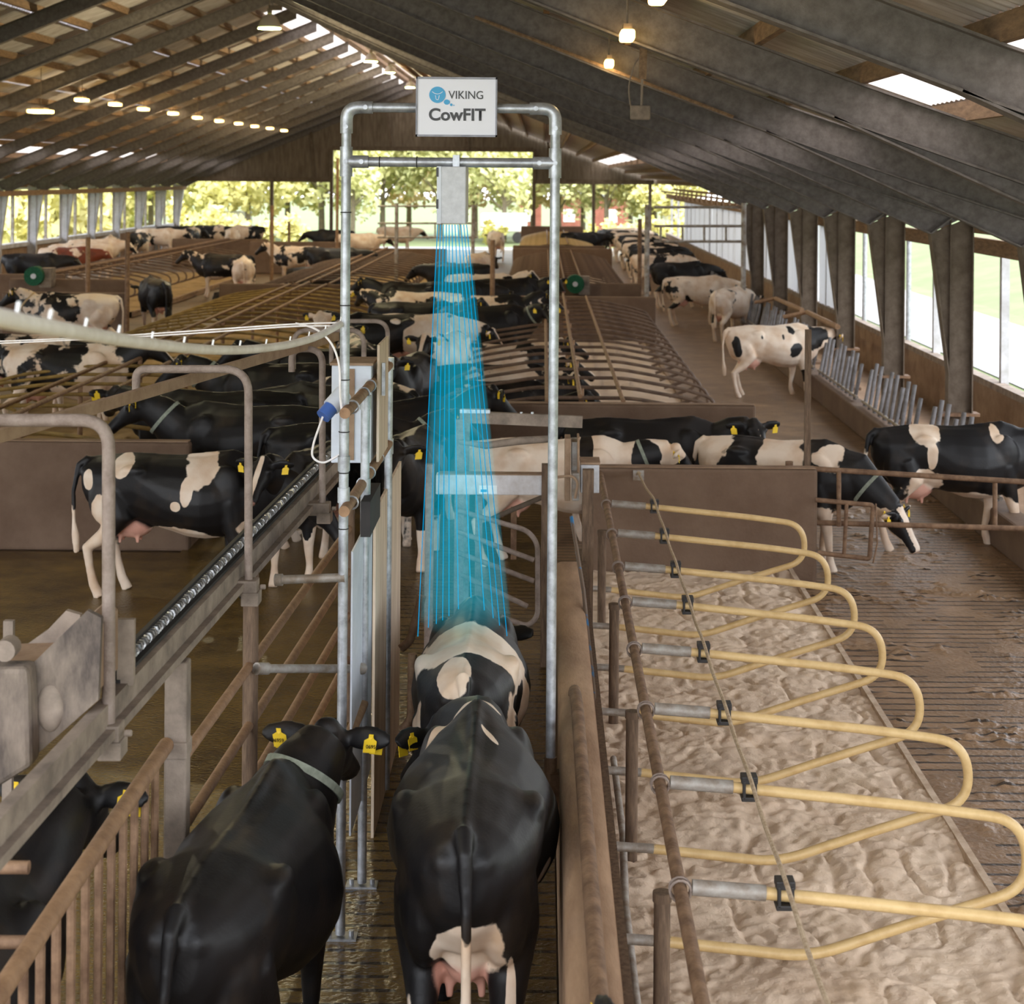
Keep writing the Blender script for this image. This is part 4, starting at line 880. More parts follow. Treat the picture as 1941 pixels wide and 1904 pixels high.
# ================================================================== lamps
def lamp_light(loc, power, col, parent, r=.15):
    L = bpy.data.lights.new('lamp_light', 'POINT'); L.energy = power; L.color = col; L.shadow_soft_size = r
    o = bpy.data.objects.new('lamp_light', L); COL.objects.link(o); o.parent = parent; o.location = Vector(loc) - parent.location
def highbay(px, py, d, s, lab, p=None):
    p = p or at(px, py, d=d); e = empty('highbay_lamp', p, lab, 'lamp', 'white bell lamps along the ridge')
    prof = [(.42, 0), (.40, .12), (.33, .3), (.2, .46), (.1, .52)]
    mb = MB(); mb.tube([(p.x, d, p.z + z*s) for r, z in prof], [r*s for r, z in prof], 20, cap=False); mb.build('shade', M['lamp_shell'], e, smooth=True)
    MB().cyl((p.x, d, p.z + .52*s), (p.x, d, p.z + .72*s), .09*s, 12).build('holder', M['grime'], e); MB().box((p.x - .02, d - .1*s, p.z + .66*s), (p.x + .45*s, d + .1*s, p.z + .84*s)).build('ballast_box', M['grime'], e)
    MB().cyl((p.x, d, p.z - .01), (p.x, d, p.z + .03*s), .42*s, 20).build('diffuser', M['lamp_green'], e)
    MB().cyl((p.x, d, p.z + .7*s), (p.x, d, zb(p.x) + .4), .012, 6).build('hanger', M['grime'], e)
    lamp_light((p.x, d, p.z - .07), 480 if d > 30 else 170, (1, .84, .50) if d > 30 else (1, .88, .62), e, .05)
highbay(511, 54, 39, .62, 'large white bell lamp glowing green-yellow at the roof ridge')
highbay(0, 0, 22, .62, 'unseen bell lamp added on the ridge, second from the front', Vector((RX, 22, 7.6))); highbay(0, 0, 6, .62, 'unseen bell lamp added on the ridge, nearest the front', Vector((RX, 6, 7.6)))  # both out of view, added to light the left foreground
highbay(703, 117, 56, .52, 'second white bell lamp along the ridge'); highbay(738, 138, 66, .5, 'third white bell lamp along the ridge'); highbay(777, 166, 75, .5, 'last white bell lamp beside the sign')
def strip(px, py, d, w, lab, grp, dep=.6):
    p = at(px, py, d=d); e = empty('strip_light', p, lab, 'lamp', grp)
    MB().box((p.x - w, d - .05, p.z), (p.x + w, d + dep, p.z + .09)).build('tube_cover', M['lamp_warm'], e, bevel=.02); MB().box((p.x - w*.6, d, p.z + .09), (p.x + w*.6, d + dep*.8, p.z + .14)).build('fitting', M['grime'], e)
    lamp_light((p.x, d, p.z - .06), 45 if dep > .5 else 2.5, (1, .78, .45), e, .05)
    MB().cyl((p.x, d + dep*.5, p.z + .1), (p.x, d + dep*.5, max(zb(p.x) + .6, p.z + .2)), .01, 6).build('hanger', M['grime'], e)
lx = [(150,192),(214,200),(268,209),(325,217),(371,225),(413,231),(450,236),(481,241),(510,245),(537,249)]
for i, (px, py) in enumerate(lx):
    strip(px, py, min(12.8 * 3280 / (1030 - px), 94), .13, 'small warm strip lamp in the left lamp row, %s from the near end' % ORD[i], 'warm strip lamps under the left roof')
strip(71, 214, 45, .27, 'wide warm strip lamp at the far left under the roof', 'warm strip lamps under the left roof')
strip(1250, 2, 9.95, .05, 'warm lamp at the top edge under the right roof', 'warm lamps under the right roof', .3); strip(1190, 76, 14.42, .06, 'warm lamp beside the hanging floodlight on the right roof', 'warm lamps under the right roof', .3); strip(1155, 128, 18.92, .05, 'small warm lamp on the conduit left of the hanging floodlight', 'warm lamps under the right roof', .3)
# hanging floodlight
p = at(1213, 214, d=16); fl = empty('floodlight', p, 'dusty grey floodlight hanging on a pole from the right roof', 'floodlight')
MB().box((p.x - .09, 15.9, p.z - .065), (p.x + .09, 16.02, p.z + .065)).build('housing', M['grime'], fl, bevel=.012)
MB().cyl((p.x + .015, 16, p.z + .06), (p.x + .02, 16, p.z + .5), .012, 8).build('pole', M['grime'], fl); q = at(1222, 105, d=16); MB().bar(Vector((q.x, 16, zb(q.x) + .5)), q + Vector((-.02, 0, -.22)), .05, .07).build('arm', M['purlin'], fl)
MB().tube(arc_path([at(1196,205,d=16), at(1190,165,d=16), at(1203,120,d=16), at(1218,100,d=16)], .1, 5), .008, 6).build('cable', M['grime'], fl, smooth=True)
a, c = at(900, 32, d=19.1), at(1390, 222, d=19.1); tag(MB().tube([a, c], .02, 6).build('conduit', M['purlin'], loc=a), 'thin tan conduit running down the right roof past a small lamp', 'conduit')

# ================================================================== CATTLE
def tapers(mb, chain, n=12): mb.tube([c[:3] for c in chain], [c[3] for c in chain], n)
def loft(mb, secs, n=20):
    base = len(mb.v)
    for c, rt, up, w, ht, hb, e in secs:
        c, rt, up = Vector(c), Vector(rt), Vector(up)
        for k in range(n):
            t = 2*math.pi*k/n; co, si = math.cos(t), math.sin(t); ee = e if si > 0 else 1.0
            x = math.copysign(abs(co)**ee, co) * w; z = abs(si)**ee * (ht if si > 0 else -hb); mb.v.append(tuple(c + rt*x + up*z))
    m = len(secs)
    for i in range(m - 1):
        for k in range(n): k2 = (k+1) % n; mb.f.append((base+i*n+k, base+i*n+k2, base+(i+1)*n+k2, base+(i+1)*n+k)); mb.m.append(0)
    mb.f.append(tuple(base + k for k in reversed(range(n)))); mb.f.append(tuple(base + (m-1)*n + k for k in range(n))); mb.m += [0, 0]
TR = [(-1.0,1.28,1.06,.085,1.17,1),(-.95,1.36,.94,.155,1.20,1.05),(-.84,1.405,.82,.225,1.20,1.15),(-.64,1.43,.74,.28,1.22,1.25),(-.44,1.44,.72,.312,1.28,1.4),(-.28,1.43,.70,.305,1.16,1.25),
      (-.08,1.42,.65,.345,1.03,1.1),(.10,1.425,.59,.375,.99,1.1),(.27,1.43,.57,.38,.98,1.15),(.42,1.455,.58,.34,1.0,1.3),(.56,1.485,.62,.28,1.03,1.55),(.70,1.44,.66,.235,1.04,1.45),(.84,1.37,.72,.20,1.05,1.2),(.95,1.27,.82,.13,1.05,1)]
def cow_shape(poll, nose, lie=False, step=0.0, vox=.02, tail=0.0, wide=1.0, neck=1.0):
    mb = MB(); dz = -.52 if lie else 0.0; ww = (1.12 if lie else 1.0) * wide
    loft(mb, [((0, y, zc + dz), (1,0,0), (0,0,1), w*ww, zt - zc, zc - zb_, e) for y, zt, zb_, w, zc, e in TR])
    for s in (-1, 1):
        mb.ell((s*.255*ww, -.43, 1.30 + dz), (.065, .13, .06)); mb.ell((s*.085, -.90, 1.25 + dz), (.065, .11, .08)); mb.ell((s*.2, .5, 1.08 + dz), (.10, .2, .28))
        mb.ell((s*.165, -.66, 1.0 + dz), (.125, .25, .30))
        if lie:
            tapers(mb, [(s*.2,.55,.45,.12),(s*.28,.74,.14,.07),(s*.26,.5,.07,.05),(s*.24,.35,.06,.045)])
            tapers(mb, [(s*.26,-.55,.4,.18),(s*.40,-.15,.2,.11),(s*.46,-.5,.09,.06),(s*.44,-.2,.06,.045)])
        else:
            f = step * s
            tapers(mb, [(s*.17,.52,.98,.14),(s*.175,.53+f*.3,.76,.105),(s*.17,.56+f*.7,.44,.058),(s*.165,.55+f,.22,.04),(s*.165,.56+f,.12,.05),(s*.165,.585+f,.05,.052),(s*.165,.6+f,0,.06)])
            f = -step * s
            tapers(mb, [(s*.165,-.66,1.05,.15),(s*.185,-.53+f*.3,.82,.14),(s*.185,-.68+f*.6,.62,.085),(s*.18,-.82+f*.9,.50,.058),(s*.18,-.78+f,.30,.042),(s*.18,-.74+f,.13,.05),(s*.18,-.70+f,.05,.054),(s*.18,-.68+f,0,.06)])
    tapers(mb, [(0,-.96,1.375+dz,.03),(0,-.5,1.425+dz,.03),(0,0,1.40+dz,.03),(0,.56,1.46+dz,.03)])
    if not lie:
        mb.ell((0,-.48,.72), (.15,.22,.15)); mb.ell((0,-.68,.84), (.115,.09,.22))
        for sx_ in (-.07, .07):
            for sy in (-.6, -.42): mb.cyl((sx_, sy, .62), (sx_, sy, .53), .022, 8)
        tapers(mb, [(0,-.94,1.385,.045),(.01+tail*.2,-1.04,1.32,.036),(.02+tail*.6,-1.09,1.05,.026),(.02+tail,-1.08,.75,.024),(.02+tail,-1.06,.6,.045),(.02+tail,-1.05,.42,.03)])
    else: tapers(mb, [(0,-.94,.86,.045),(.1,-1.06,.6,.035),(.2,-1.0,.2,.03),(.35,-.8,.06,.03)])
    poll = Vector(poll) + Vector((0,0,dz)); nose = Vector(nose) + Vector((0,0,dz))
    nb = Vector((0, .78, 1.1 + dz)); mid = nb.lerp(poll, .55) + Vector((0, 0, .03))
    secs = []
    for p, q, w, h in ((Vector((0,.58,1.1+dz)), mid, .20, .32), (nb + Vector((0,.06,.03)), mid, .18, .28), (mid, poll, .135, .21), (poll - (poll-mid)*.12, poll, .10, .145)):
        t = (q - p).normalized() if (q - p).length > 1e-4 else (poll - mid).normalized(); r = t.cross(Vector((0,0,1))).normalized(); secs.append((p, r, r.cross(t), w*neck, h, h, 1))
    loft(mb, secs, 16)
    t = (nose - poll).normalized(); r = t.cross(Vector((0,0,1))).normalized(); u = r.cross(t); L = (nose - poll).length; p0 = poll - t*.04
    hs = [(0,.085,.085,.13),(.12,.112,.10,.17),(.3,.118,.095,.18),(.48,.095,.085,.15),(.66,.075,.075,.10),(.86,.072,.07,.075),(1.0,.08,.06,.075),(1.06,.06,.045,.05)]
    loft(mb, [(p0 + t*(L*q), r, u, w, a_, b_, 1) for q, w, a_, b_ in hs], 16)
    mb.ell(p0 + t*.02 + u*.06, (.07, .06, .05))
    ears = []
    for s in (-1, 1):
        mb.ell(p0 + t*(L*.32) + r*s*.105 + u*.055, (.03, .03, .03))
        ed = (r*s + u*(-.08) - t*.18).normalized(); en = (t*.8 + u*.2).normalized(); en = (en - ed*en.dot(ed)).normalized(); ez = ed.cross(en)
        Mx = Matrix((ed, ez, en)).transposed(); c = p0 + t*.05 + r*s*.215 + u*.02
        mb.ell(c, (.15, .07, .026), 12, 8, Mx); ears.append((c + ed*.04, ed, ez, en))
    return mb, dict(poll=poll, nose=nose, mid=mid, ears=ears, t=t, r=r, u=u, p0=p0, L=L, dz=dz)
def cow_mesh(name, coat_fn=None, vox=.02, **k):
    mb, info = cow_shape(vox=vox, **k); me0 = mb.mesh(name + '_raw', M['coat_black'])
    o = bpy.data.objects.new('raw', me0); COL.objects.link(o)
    rm = o.modifiers.new('r', 'REMESH'); rm.mode = 'VOXEL'; rm.voxel_size = vox
    sm = o.modifiers.new('s', 'SMOOTH'); sm.factor = .5; sm.iterations = min(14, max(3, int((.05 / vox) ** 2)))
    dg = bpy.context.evaluated_depsgraph_get(); me = bpy.data.meshes.new_from_object(o.evaluated_get(dg)); me.name = name
    bpy.data.objects.remove(o); bpy.data.meshes.remove(me0)
    n = len(me.vertices); co = np.empty(n*3); me.vertices.foreach_get('co', co); co = co.reshape(-1, 3)
    x, y, z = co[:,0], co[:,1], co[:,2] - info['dz']
    nose = np.array(info['nose']); poll = np.array(info['poll'])
    fr_ = np.clip(((co - poll) @ np.array(info['t'])) / info['L'], -1, 2); off = (co - poll) - fr_[:,None]*info['L']*np.array(info['t']); side = off @ np.array(info['r']); upo = off @ np.array(info['u'])
    head = (np.linalg.norm(off, axis=1) < .22) & (fr_ > -.05)
    if coat_fn is None:
        coat = np.full(n, 0.0)
        coat += np.clip((.55 - z) / .15, 0, 1) * 1.2 + np.clip((.72 - z)/.1, 0, 1) * (np.abs(y) < .55) * .5
        coat = np.where(head, -.7 + 1.6*np.clip(1 - np.abs(side)/.06, 0, 1)*(upo > 0), coat)
    else: coat = coat_fn(x, y, z, head, side, upo, fr_)
    skin = np.clip(1.15 - np.sqrt(((x)/.165)**2 + ((y+.52)/.22)**2 + ((z-.66)/.2)**2), 0, .12) / .12 if not k.get('lie') else np.zeros(n)
    skin = np.where(head & (fr_ > .97), .55, skin * .9)
    for an, arr in (('coat', coat), ('skin', skin)):
        a_ = me.attributes.new(an, 'FLOAT', 'POINT'); a_.data.foreach_set('value', arr.astype(np.float32))
    me.materials.clear(); me.materials.append(M['coat_black']); me.polygons.foreach_set('use_smooth', [True]*len(me.polygons)); me.update()
    # ear tags and collar as separate small meshes
    tags = []
    for c, ed, ez, en in info['ears']:
        mt = MB(); dn = (Vector((0,0,-1)) * .7 - ed*.1).normalized()
        for sg_ in (1, -1):
            b0_ = c + en*.040*sg_ - dn*.02; w = ed*.035; hh = dn*.034
            mt.prism
            P_ = [b0_ - w*.35, b0_ + w*.35, b0_ + w*.35 + hh*.6, b0_ + w + hh, b0_ + w + hh*2.9, b0_ - w + hh*2.9, b0_ - w + hh, b0_ - w*.35 + hh*.6]
            off_ = en*.002; i0 = len(mt.v); mt.v += [tuple(p - off_) for p in P_] + [tuple(p + off_) for p in P_]
            mt.f += [tuple(i0 + q for q in range(8)), tuple(i0 + 8 + q for q in reversed(range(8)))] + [(i0+q, i0+8+q, i0+8+(q+1) % 8, i0+(q+1) % 8) for q in range(8)]; mt.m += [0]*10
        mt.cyl(c + en*.044, c - en*.044, .009, 8)
        tags.append(mt.mesh(name + '_tag', M['yellow_tag']))
    mc = MB(); nb = Vector((0,.84,1.13+info['dz'])); cpt = nb.lerp(info['mid'], .75); tt = (info['mid'] - nb).normalized(); rr = tt.cross(Vector((0,0,1))).normalized(); uu = rr.cross(tt)
    nk = k.get('neck', 1.0); ring = [cpt + rr*.158*nk*math.cos(a) + uu*(.238*math.sin(a)) for a in np.linspace(0, 2*math.pi, 29)]
    i0 = 0
    for p in ring:
        d_ = (p - cpt).normalized(); mc.v += [tuple(p + tt*.02), tuple(p - tt*.02), tuple(p - tt*.02 - d_*.012), tuple(p + tt*.02 - d_*.012)]
    for q in range(28):
        for j in range(4): mc.f.append((4*q+j, 4*q+(j+1) % 4, 4*q+4+(j+1) % 4, 4*q+4+j)); mc.m.append(0)
    info['collar'] = mc.mesh(name + '_collar', M['collar_pale'], None, True); info['tags'] = tags; info['mesh'] = me
    return info
ST = dict(poll=(0,1.30,1.46), nose=(0,1.68,1.10))
V = {}
V['stand'] = cow_mesh('cow_stand', **ST, step=.10)
V['low'] = cow_mesh('cow_low', poll=(0,1.38,1.12), nose=(0,1.68,.72), step=.12, tail=.04)
V['left'] = cow_mesh('cow_left', poll=(-.22,1.24,1.42), nose=(-.66,1.30,1.12), step=-.10)
V['right'] = cow_mesh('cow_right', poll=(.22,1.24,1.40), nose=(.62,1.36,1.10), step=.06)
V['lie'] = cow_mesh('cow_lie', poll=(0,1.22,1.48), nose=(.08,1.62,1.20), lie=True)
V['far'] = cow_mesh('cow_far', poll=(0,1.36,1.2), nose=(0,1.68,.82), vox=.035, step=.1)
def E(x, y, z, c, r):
    return 1 - np.sqrt(((x-c[0])/r[0])**2 + ((y-c[1])/r[1])**2 + ((z-c[2])/r[2])**2)
def U(*a):
    o_ = a[0]
    for q in a[1:]: o_ = np.maximum(o_, q)
    return o_
def legs_white(z, h): return (h - z) * 2.2
def f_black(x, y, z, head, side, upo, fr_): return np.full(len(x), -2.0)
def f_cow2(x, y, z, head, side, upo, fr_):
    w = U(E(x,y,z,(-.2+.5*(y-.45),.45,1.36),(.03,.19,.10)), E(x,y,z,(.07-.45*(y-.2),.2,1.40),(.028,.14,.08)), E(x,y,z,(0,-.88,.84),(.15,.3,.16)), E(x,y,z,(0,-1.06,.62),(.07,.09,.36)), E(x,y,z,(.36,-.1,.86),(.05,.08,.07)),
          E(x,y,z,(0,.74,1.40),(.2,.035,.12)), E(x,y,z,(.2,-.86,.5),(.02,.2,.26)), E(x,y,z,(-.26,-.8,.5),(.05,.12,.26)))
    return np.where(head, -.6, w)
def f_cow3(x, y, z, head, side, upo, fr_):
    saddle = np.minimum(np.minimum((.06 - np.abs(y + .34 - .22*np.abs(x)))*0 + (.16 - y)*2.0, (y + .70 - .35*np.abs(x))*3.2), 1)
    saddle = np.minimum(saddle, (z - (1.20 if True else 0) + np.where(x > .1, .1, 0))*4)
    t1 = E(x,y,z,(-.05,-.86,1.38),(.09,.24,.12))
    w = U(saddle, t1, E(x,y,z,(0,-.98,.82),(.14,.14,.3)), E(x,y,z,(-.27,-.72,.82),(.06,.22,.36)), E(x,y,z,(.22,-.62,1.02),(.09,.2,.32)), E(x,y,z,(.36,-.05,.95),(.12,.14,.2)), E(x,y,z,(.36,-.2,.75),(.12,.12,.16)), legs_white(z, .62))
    return np.where(head, -.6, w)
def f_left(x, y, z, head, side, upo, fr_):
    w = U(E(x,y,z,(.2,.27,1.42),(.5,.24,.34)), E(x,y,z,(.2,-.55,1.36),(.3,.12,.16)), E(x,y,z,(.3,.13,1.12),(.3,.07,.16)), E(x,y,z,(.35,.02,.96),(.2,.05,.05)), E(x,y,z,(.2,-.9,1.2),(.12,.06,.1)), E(x,y,z,(.2,-.72,.8),(.2,.12,.3)), E(x,y,z,(0,-.1,.6),(.5,.5,.12)), np.where(y < 0, legs_white(z, .6), -1.0), E(x,y,z,(0,-1.08,.6),(.1,.1,.3)), E(x,y,z,(0,.75,.72),(.3,.18,.1)))
    return np.where(head, -.6, w)
def f_r1(x, y, z, head, side, upo, fr_):
    w = U(E(x,y,z,(.15,-.42,1.38),(.3,.20,.2)), E(x,y,z,(.3,-.36,1.12),(.15,.07,.2)), E(x,y,z,(.2,-.45,.78),(.3,.25,.22)), E(x,y,z,(.2,.42,1.4),(.3,.1,.2)), E(x,y,z,(0,.1,.58),(.5,.4,.1)), E(x,y,z,(0,-1.08,.7),(.1,.1,.4)), legs_white(z, .52))
    return np.where(head, -.6, w)
def f_graze(x, y, z, head, side, upo, fr_):
    w = U(E(x,y,z,(0,-.78,1.3),(.5,.28,.3)), E(x,y,z,(.15,.12,1.25),(.45,.34,.36)), E(x,y,z,(.2,.62,1.3),(.3,.22,.2)), legs_white(z, .7)) ; w = np.maximum(w, -.8)
    w = np.minimum(w, -E(x,y,z,(.3,.5,1.05),(.16,.12,.14))*1.0 + 0)
    return np.where(head, np.where(np.abs(side) < .07 - .02*fr_, .5, -.5) + (fr_ > .8)*.8, w)
def f_r5(x, y, z, head, side, upo, fr_):
    w = 0.5 - 2*U(E(x,y,z,(.3,-.86,1.1),(.25,.08,.2)), E(x,y,z,(.3,-.35,1.2),(.2,.1,.14)), E(x,y,z,(.3,.1,1.2),(.25,.1,.2)), E(x,y,z,(.2,.3,1.35),(.3,.14,.14)), E(x,y,z,(.3,.35,1.0),(.2,.2,.16)), E(x,y,z,(.1,.85,1.2),(.4,.25,.35)))
    return np.where(head, -.6, np.where(z < .55, .5, w))
def f_cream(x, y, z, head, side, upo, fr_):
    w = 0.6 - 2*U(E(x,y,z,(.1,.35,1.3),(.5,.1,.3)), E(x,y,z,(.1,1.05,1.2),(.5,.25,.4)), E(x,y,z,(-.2,-.95,.9),(.3,.1,.3)))
    return np.where(head, np.where(fr_ < .25, .5, -.6), w)
def f_whiteface(x, y, z, head, side, upo, fr_): return np.where(head, 1.2, np.where(z < .5, .6, -.25))
HV = .014
V['wf'] = cow_mesh('cow_wf', f_whiteface, .02, poll=(-.22,1.24,1.42), nose=(-.66,1.30,1.12), step=-.10)
V['h1'] = cow_mesh('cow_h1', f_black, HV, poll=(.12,1.12,1.40), nose=(.15,1.53,1.10), neck=1.3, step=.1, tail=-.05, wide=1.08)
V['h2'] = cow_mesh('cow_h2', f_cow2, HV, poll=(-.2,1.34,1.06), nose=(-.42,1.58,.70), step=.08, wide=1.1)
V['h3'] = cow_mesh('cow_h3', f_cow3, HV, poll=(.06,1.40,1.02), nose=(.14,1.68,.62), step=.06)
V['hl'] = cow_mesh('cow_hl', f_left, HV, poll=(0,1.40,.98), nose=(0,1.66,.55), step=.1, tail=.03)
V['hr1'] = cow_mesh('cow_hr1', f_r1, HV, poll=(0,1.36,1.2), nose=(0,1.68,.8), step=.14, tail=.03)
V['hg'] = cow_mesh('cow_hg', f_graze, HV, poll=(0,1.36,.72), nose=(.04,1.62,.30), step=.1)
V['hr5'] = cow_mesh('cow_hr5', f_r5, .018, poll=(0,1.36,1.2), nose=(0,1.68,.8), step=.1, tail=.03)
V['hc'] = cow_mesh('cow_hc', f_cream, .018, poll=(0,1.36,1.3), nose=(0,1.66,.95), step=.1)
NC = 0
def cow(var, x, y, rot, label, b=.5, a=.13, seed=0.0, s=1.0, z=0.0, tags=True, collar=False, red=False, group='dairy cows in the barn'):
    info = V[var]; o = bpy.data.objects.new('cow', info['mesh']); COL.objects.link(o)
    o.location = (x, y, z); o.rotation_euler.z = R(rot); o.scale = (s,)*3; o.color = (b if b < .5 else .5 + (b - .5) * .55, a, seed, 1)
    tag(o, label, 'cow', group)
    if red: o.material_slots[0].link = 'OBJECT'; o.material_slots[0].material = M['coat_red']
    if tags:
        for me in info['tags']: c = bpy.data.objects.new('ear_tag', me); COL.objects.link(c); c.parent = o; c['label'] = 'yellow ear tag'
    if collar:
        c = bpy.data.objects.new('neck_collar', info['collar']); COL.objects.link(c); c.parent = o
        c['label'] = 'tan neck collar' if collar == 'tan' else 'pale neck collar'
        if collar == 'tan': c.material_slots[0].link = 'OBJECT'; c.material_slots[0].material = M['collar_tan']
    return o
def cowp(var, px, py, rot, label, zback=1.40, d=None, **k):
    s = k.get('s', 1.0); p = at(px, py, Z=zback*s + k.get('z', 0)) if d is None else at(px, py, d=d)
    return cow(var, p.x, p.y, rot, label, **k)
# foreground
h1 = cow('h1', -1.27, 7.45, -6, 'black cow seen from behind at the lower left, ear tags 06959', s=.95, collar='pale')
h2 = cow('h2', -.31, 8.12, 0, 'black cow from behind in the race, two white flecks on her back')
h3 = cow('h3', -.42, 10.45, 0, 'black and white cow lit by the cyan beams in the race', s=.97, tags=False)
cow('stand', -2.2, 6.05, -10, 'black cow behind the bar gate at the lower left corner', b=.1, a=.05, seed=.3)
cow('right', -.30, 4.15, -14, 'black cow whose head top just shows at the bottom edge', b=.35, a=.06, seed=.7)
# digits on the tags of the lower left cow
for c in [c for c in h1.children if c.name.startswith('ear_tag')]:
    me = text_mesh('06959', .026, M['tag_ink'], .0004, .0004); P_ = c.data.vertices
    cc = sum((v.co for v in P_), Vector()) / len(P_)
    xs = [v.co.x for v in me.vertices]; wx = (max(xs) + min(xs)) / 2
    for v in me.vertices: v.co = Vector((v.co.x - wx, 0, v.co.y)) 
    tx = bpy.data.objects.new('number', me); COL.objects.link(tx); tx.parent = c
    ymin = min(v.co.y for v in P_); tx.location = (cc.x, ymin - .002, cc.z - .022)
# right side
cow('hr1', 4.62, 19.3, -86, 'black and white cow standing at the right edge behind the tube gate', s=.95)
cow('hg', 2.55, 18.42, -118, 'cow with a white face lowering her head between gate bars by the concrete wall', s=.92, collar='pale')
cow('right', 1.2, 19.6, -93, 'black cow walking behind the near concrete wall facing right', b=.30, a=.06, seed=.21, s=.95)
cow('hc', .15, 18.35, -90, 'cream white cow with a black shoulder band behind the sorting gate', s=.92, collar='pale')
cow('hr5', 4.35, 32.6, -76, 'white cow with black blotches eating at the right feed fence', s=.93, a=.42, seed=.4)
cow('low', 4.75, 43.6, -32, 'whitish cow seen half from behind beside the pale gate post', b=.62, a=.22, seed=.9, s=.93, tags=False)
cow('low', 4.3, 48.0, -76, 'white cow with black rump patch at the feed fence beyond the gate post', b=.60, a=.22, seed=.42, s=.95, tags=False)
cow('low', 4.35, 54.5, -72, 'black cow with white hind legs at the feed fence', b=.42, a=.06, seed=.55, tags=False)
cow('low', 4.1, 60.5, -76, 'black and white cow at the feed fence just right of the far pole', b=.5, a=.14, seed=.63, tags=False)
for i, (d, b) in enumerate(((65.5,.4),(68.3,.47),(71,.55),(74,.36),(77,.56),(80,.46),(83.5,.6),(87,.54),(91,.6))):
    cow('far', 4.3 + .1*(i % 2), d, -76, '%s cow in the distant queue at the feed fence, counted from the pole' % ORD[i], b=b, a=.14, seed=.11*i + .05, tags=False)
cow('far', 1.9, 83.5, -82, 'black cow standing right of the cream loops far away', b=.3, a=.05, seed=.2, tags=False)
cow('far', 3.3, 88, 20, 'black cow from behind in the far alley', b=.28, a=.05, seed=.25, tags=False)
cow('far', -2.3, 84, 15, 'whitish cow from behind left of the cream loops far away', b=.66, a=.14, seed=.35, tags=False)
# middle group
cow('lie', -.62, 23.6, -88, 'black cow lying behind the low wall with a tan collar, head right', b=.32, a=.05, seed=.4, collar='tan', z=.12)
for i, (d, b) in enumerate(((25.9,.44),(28.2,.5),(31.6,.5))):
    cow('lie', -.75, d, -90, '%s spotted cow lying between brown loops beyond the tan-collared cow' % ORD[i], b=b, a=.15, seed=.17*i + .3, z=.12)
cow('right', -1.15, 35.6, -92, 'black cow with a pink muzzle and white forehead beside the loops', b=.36, a=.12, seed=.77, collar='pale')
cow('stand', -1.2, 38.6, -88, 'black and white cow standing behind the pink-muzzled cow', b=.46, a=.15, seed=.68)
cow('stand', -1.62, 29.2, 168, 'white cow with a black half face looking at the camera within the beams', b=.62, a=.14, seed=.13)
cow('low', -2.35, 33.2, -100, 'white mottled cow crossing behind the cyan beams', b=.62, a=.15, seed=.36)
cow('stand', -1.95, 25.6, 172, 'black cow with white spots facing the camera lower in the beams', b=.42, a=.12, seed=.58)
cow('right', -2.85, 39.5, 98, 'white cow with big black patches and a white blaze right of the left silver post', b=.55, a=.18, seed=.47)
cow('wf', -3.0, 33.2, 96, 'white-faced cow looking out left of the left silver post', b=.5, a=.1, seed=.85)
cow('stand', -3.05, 28.4, 12, 'black cow with a white arched rump seen from behind under the hoops', b=.46, a=.12, seed=.93)
cow('low', -2.25, 22.6, 40, 'black cow with white fan patches right of the rail clips', b=.45, a=.14, seed=.27)
cow('stand', -1.75, 20.45, -60, 'black cow with white shoulder behind the second silver post', b=.42, a=.12, seed=.73)
cow('stand', -1.36, 18.35, 176, 'black cow with a white star facing the camera beside the plywood board', b=.22, a=.05, seed=.2, s=.95)
cow('low', -2.0, 20.0, -80, 'black cow with a blaze and pale collar looking right into the beams', b=.22, a=.05, seed=.66, collar='pale', s=.95) if False else cow('stand', -2.15, 19.35, -72, 'black cow with a blaze and pale collar looking right into the beams', b=.22, a=.05, seed=.66, collar='pale', s=.93)
cow('stand', -2.6, 36.4, -95, 'dark cow between the white-faced cows deep in the left alley', b=.4, a=.12, seed=.31)
cow('stand', -3.2, 43.0, 88, 'black cow lifting her head over the loops beyond the alley', b=.3, a=.06, seed=.19)
cow('low', -2.2, 43.5, -85, 'black cow with a white back stripe at the crossing', b=.42, a=.1, seed=.81)
cow('stand', -1.6, 47, -100, 'white and black cow high up within the beams', b=.6, a=.14, seed=.97)
cow('right', -.9, 45.0, -80, 'black cow with a lifted head by the brown pole', b=.26, a=.05, seed=.44)
cow('far', -2.6, 53, 80, 'dark cow beside the dense far loops', b=.35, a=.1, seed=.15, tags=False)
cow('far', -2.2, 60, -20, 'cow with a white flank beyond the tube gate', b=.5, a=.14, seed=.52, tags=False)
# left alley
cow('stand', -3.75, 24.4, 92, 'big black cow facing left behind the second hoop', b=.2, a=.05, seed=.33, collar='pale')
cow('stand', -3.35, 26.6, 90, 'dark olive-lit cow behind the big black cow', b=.26, a=.05, seed=.61, tags=False)
cow('right', -3.95, 21.2, 100, 'black cow with a white heart on the forehead facing the camera', b=.36, a=.1, seed=.39)
cow('stand', -3.35, 19.95, 86, 'long black cow with a white rump at the end of the left wall, facing left', b=.30, a=.06, seed=.05, collar='pale')
cow('low', -2.55, 21.8, 70, 'black cow with a white topline right of the third hoop', b=.4, a=.1, seed=.88)
cow('stand', -2.35, 17.75, 165, 'black cow with a pink nose peering out by the blue plug', b=.4, a=.1, seed=.23, s=.9)
cow('hl', -3.52, 16.9, -90, 'black cow with a white saddle standing before the left concrete wall', s=.95)
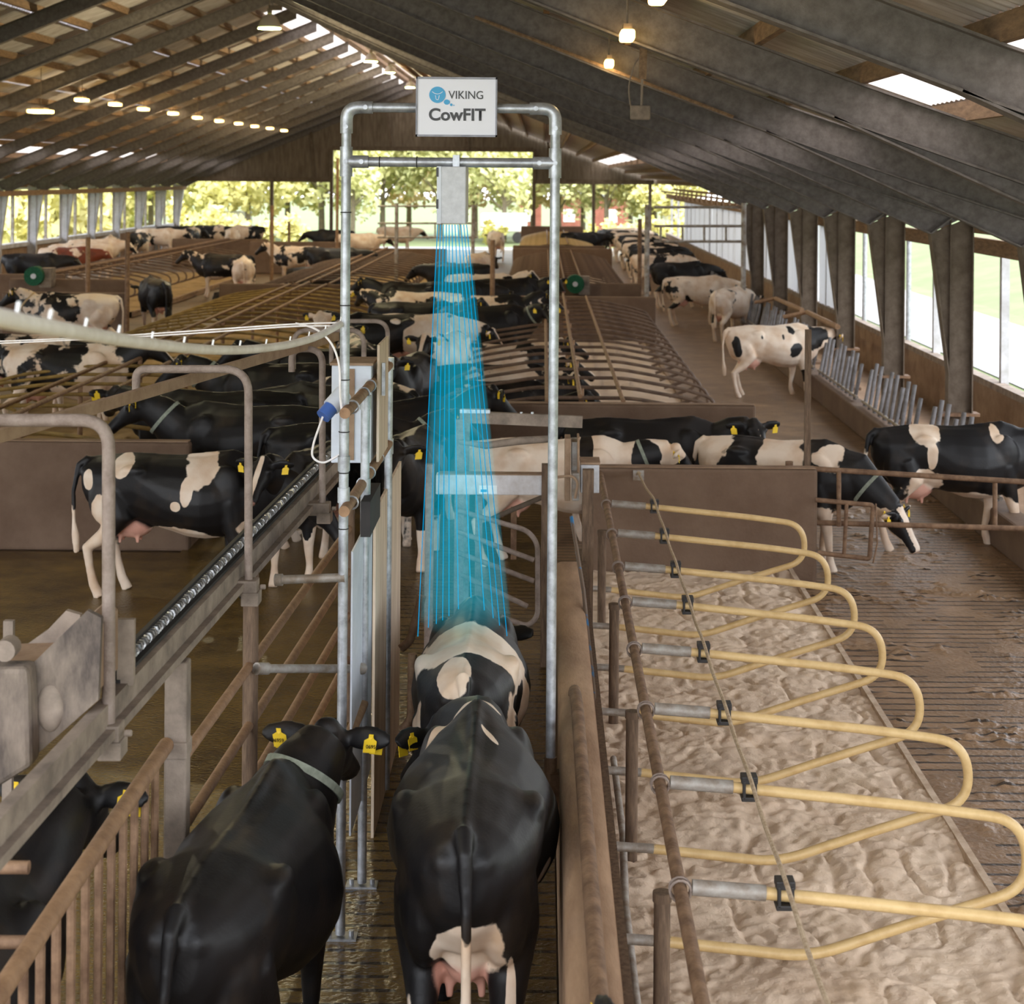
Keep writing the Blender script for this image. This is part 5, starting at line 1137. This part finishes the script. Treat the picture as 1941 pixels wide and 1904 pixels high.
# left rows
cow('stand', -7.35, 26.8, -90, 'black cow with white rump and white band among the olive loops', b=.5, a=.12, seed=.72, tags=False)
cow('low', -8.5, 28.5, -95, 'black and white cow at the left edge under the cable bundle', b=.5, a=.13, seed=.14, tags=False)
cow('stand', -10.35, 38.2, 90, 'black and white cow under the left green brush, facing left', b=.5, a=.14, seed=.06, collar='tan')
cow('low', -9.9, 44.2, 25, 'black cow from behind with white hind legs right of the brown partition', b=.34, a=.06, seed=.28, tags=False)
cow('lie', -8.1, 47.6, -60, 'cow with a white patch lying left of the olive row wall', b=.48, a=.13, seed=.46, tags=False)
cow('low', -9.6, 55.5, 8, 'white spotted cow seen from behind left of centre', b=.68, a=.14, seed=.59, tags=False)
cow('stand', -10.6, 57.5, 80, 'black cow with a wide white belt left of the white spotted cow', b=.46, a=.12, seed=.37, tags=False)
cow('stand', -9.1, 64.5, 82, 'black cow with a white rear by the thin tall pole', b=.52, a=.12, seed=.83, tags=False)
cow('lie', -7.5, 57.5, -70, 'black cow lying against the far left loops', b=.3, a=.06, seed=.91, tags=False, z=.12)
cow('far', -7.5, 63, -80, 'black cow with a pale ear standing in the far left loops', b=.3, a=.08, seed=.64, tags=False)
cow('far', -10.2, 84, 95, 'large black cow on the skyline left of the silver post', b=.25, a=.05, seed=.16, tags=False)
cow('far', -8.4, 79, -75, 'cream cow licking herself on the skyline right of the silver post', b=.8, a=.1, seed=.48, tags=False)
cow('far', -7.6, 90, -95, 'white cow behind the cream licking cow', b=.7, a=.12, seed=.69, tags=False)
for i, (px, py, d, rot, b, lab) in enumerate(((65,480,57,-88,.2,'big dark cow along the left wall at the left edge'),(180,459,70,-80,.72,'white-backed cow at the left wall behind the red and white cow'),(160,474,66,85,.6,'white cow lying over the left loops'),
        (208,458,74,10,.6,'black and white cow from behind by the left wall columns'),(262,450,78,-10,.5,'spotted cow from behind right of the left wall columns'),(300,440,84,-85,.66,'white-topped cow in the far left row'),
        (335,437,88,-80,.4,'dark cow in the far left row'),(362,434,86,-5,.55,'pale-backed cow at the middle of the far left row'),(398,429,90,-85,.45,'dark cow near the right end of the far left row'),(440,436,86,5,.6,'white cow at the right end of the far left row'),(468,432,90,70,.5,'spotted cow beyond the far left row by the bushes'))):
    p = at(px, py + 8, d=d); cow('far', p.x, d, rot, lab, b=b, a=.13, seed=.083*i + .04, tags=False)
p = at(130, 478, d=62); cow('far', p.x, 62, -86, 'red and white cow standing along the left wall', b=.5, a=.13, seed=.51, tags=False, red=True)
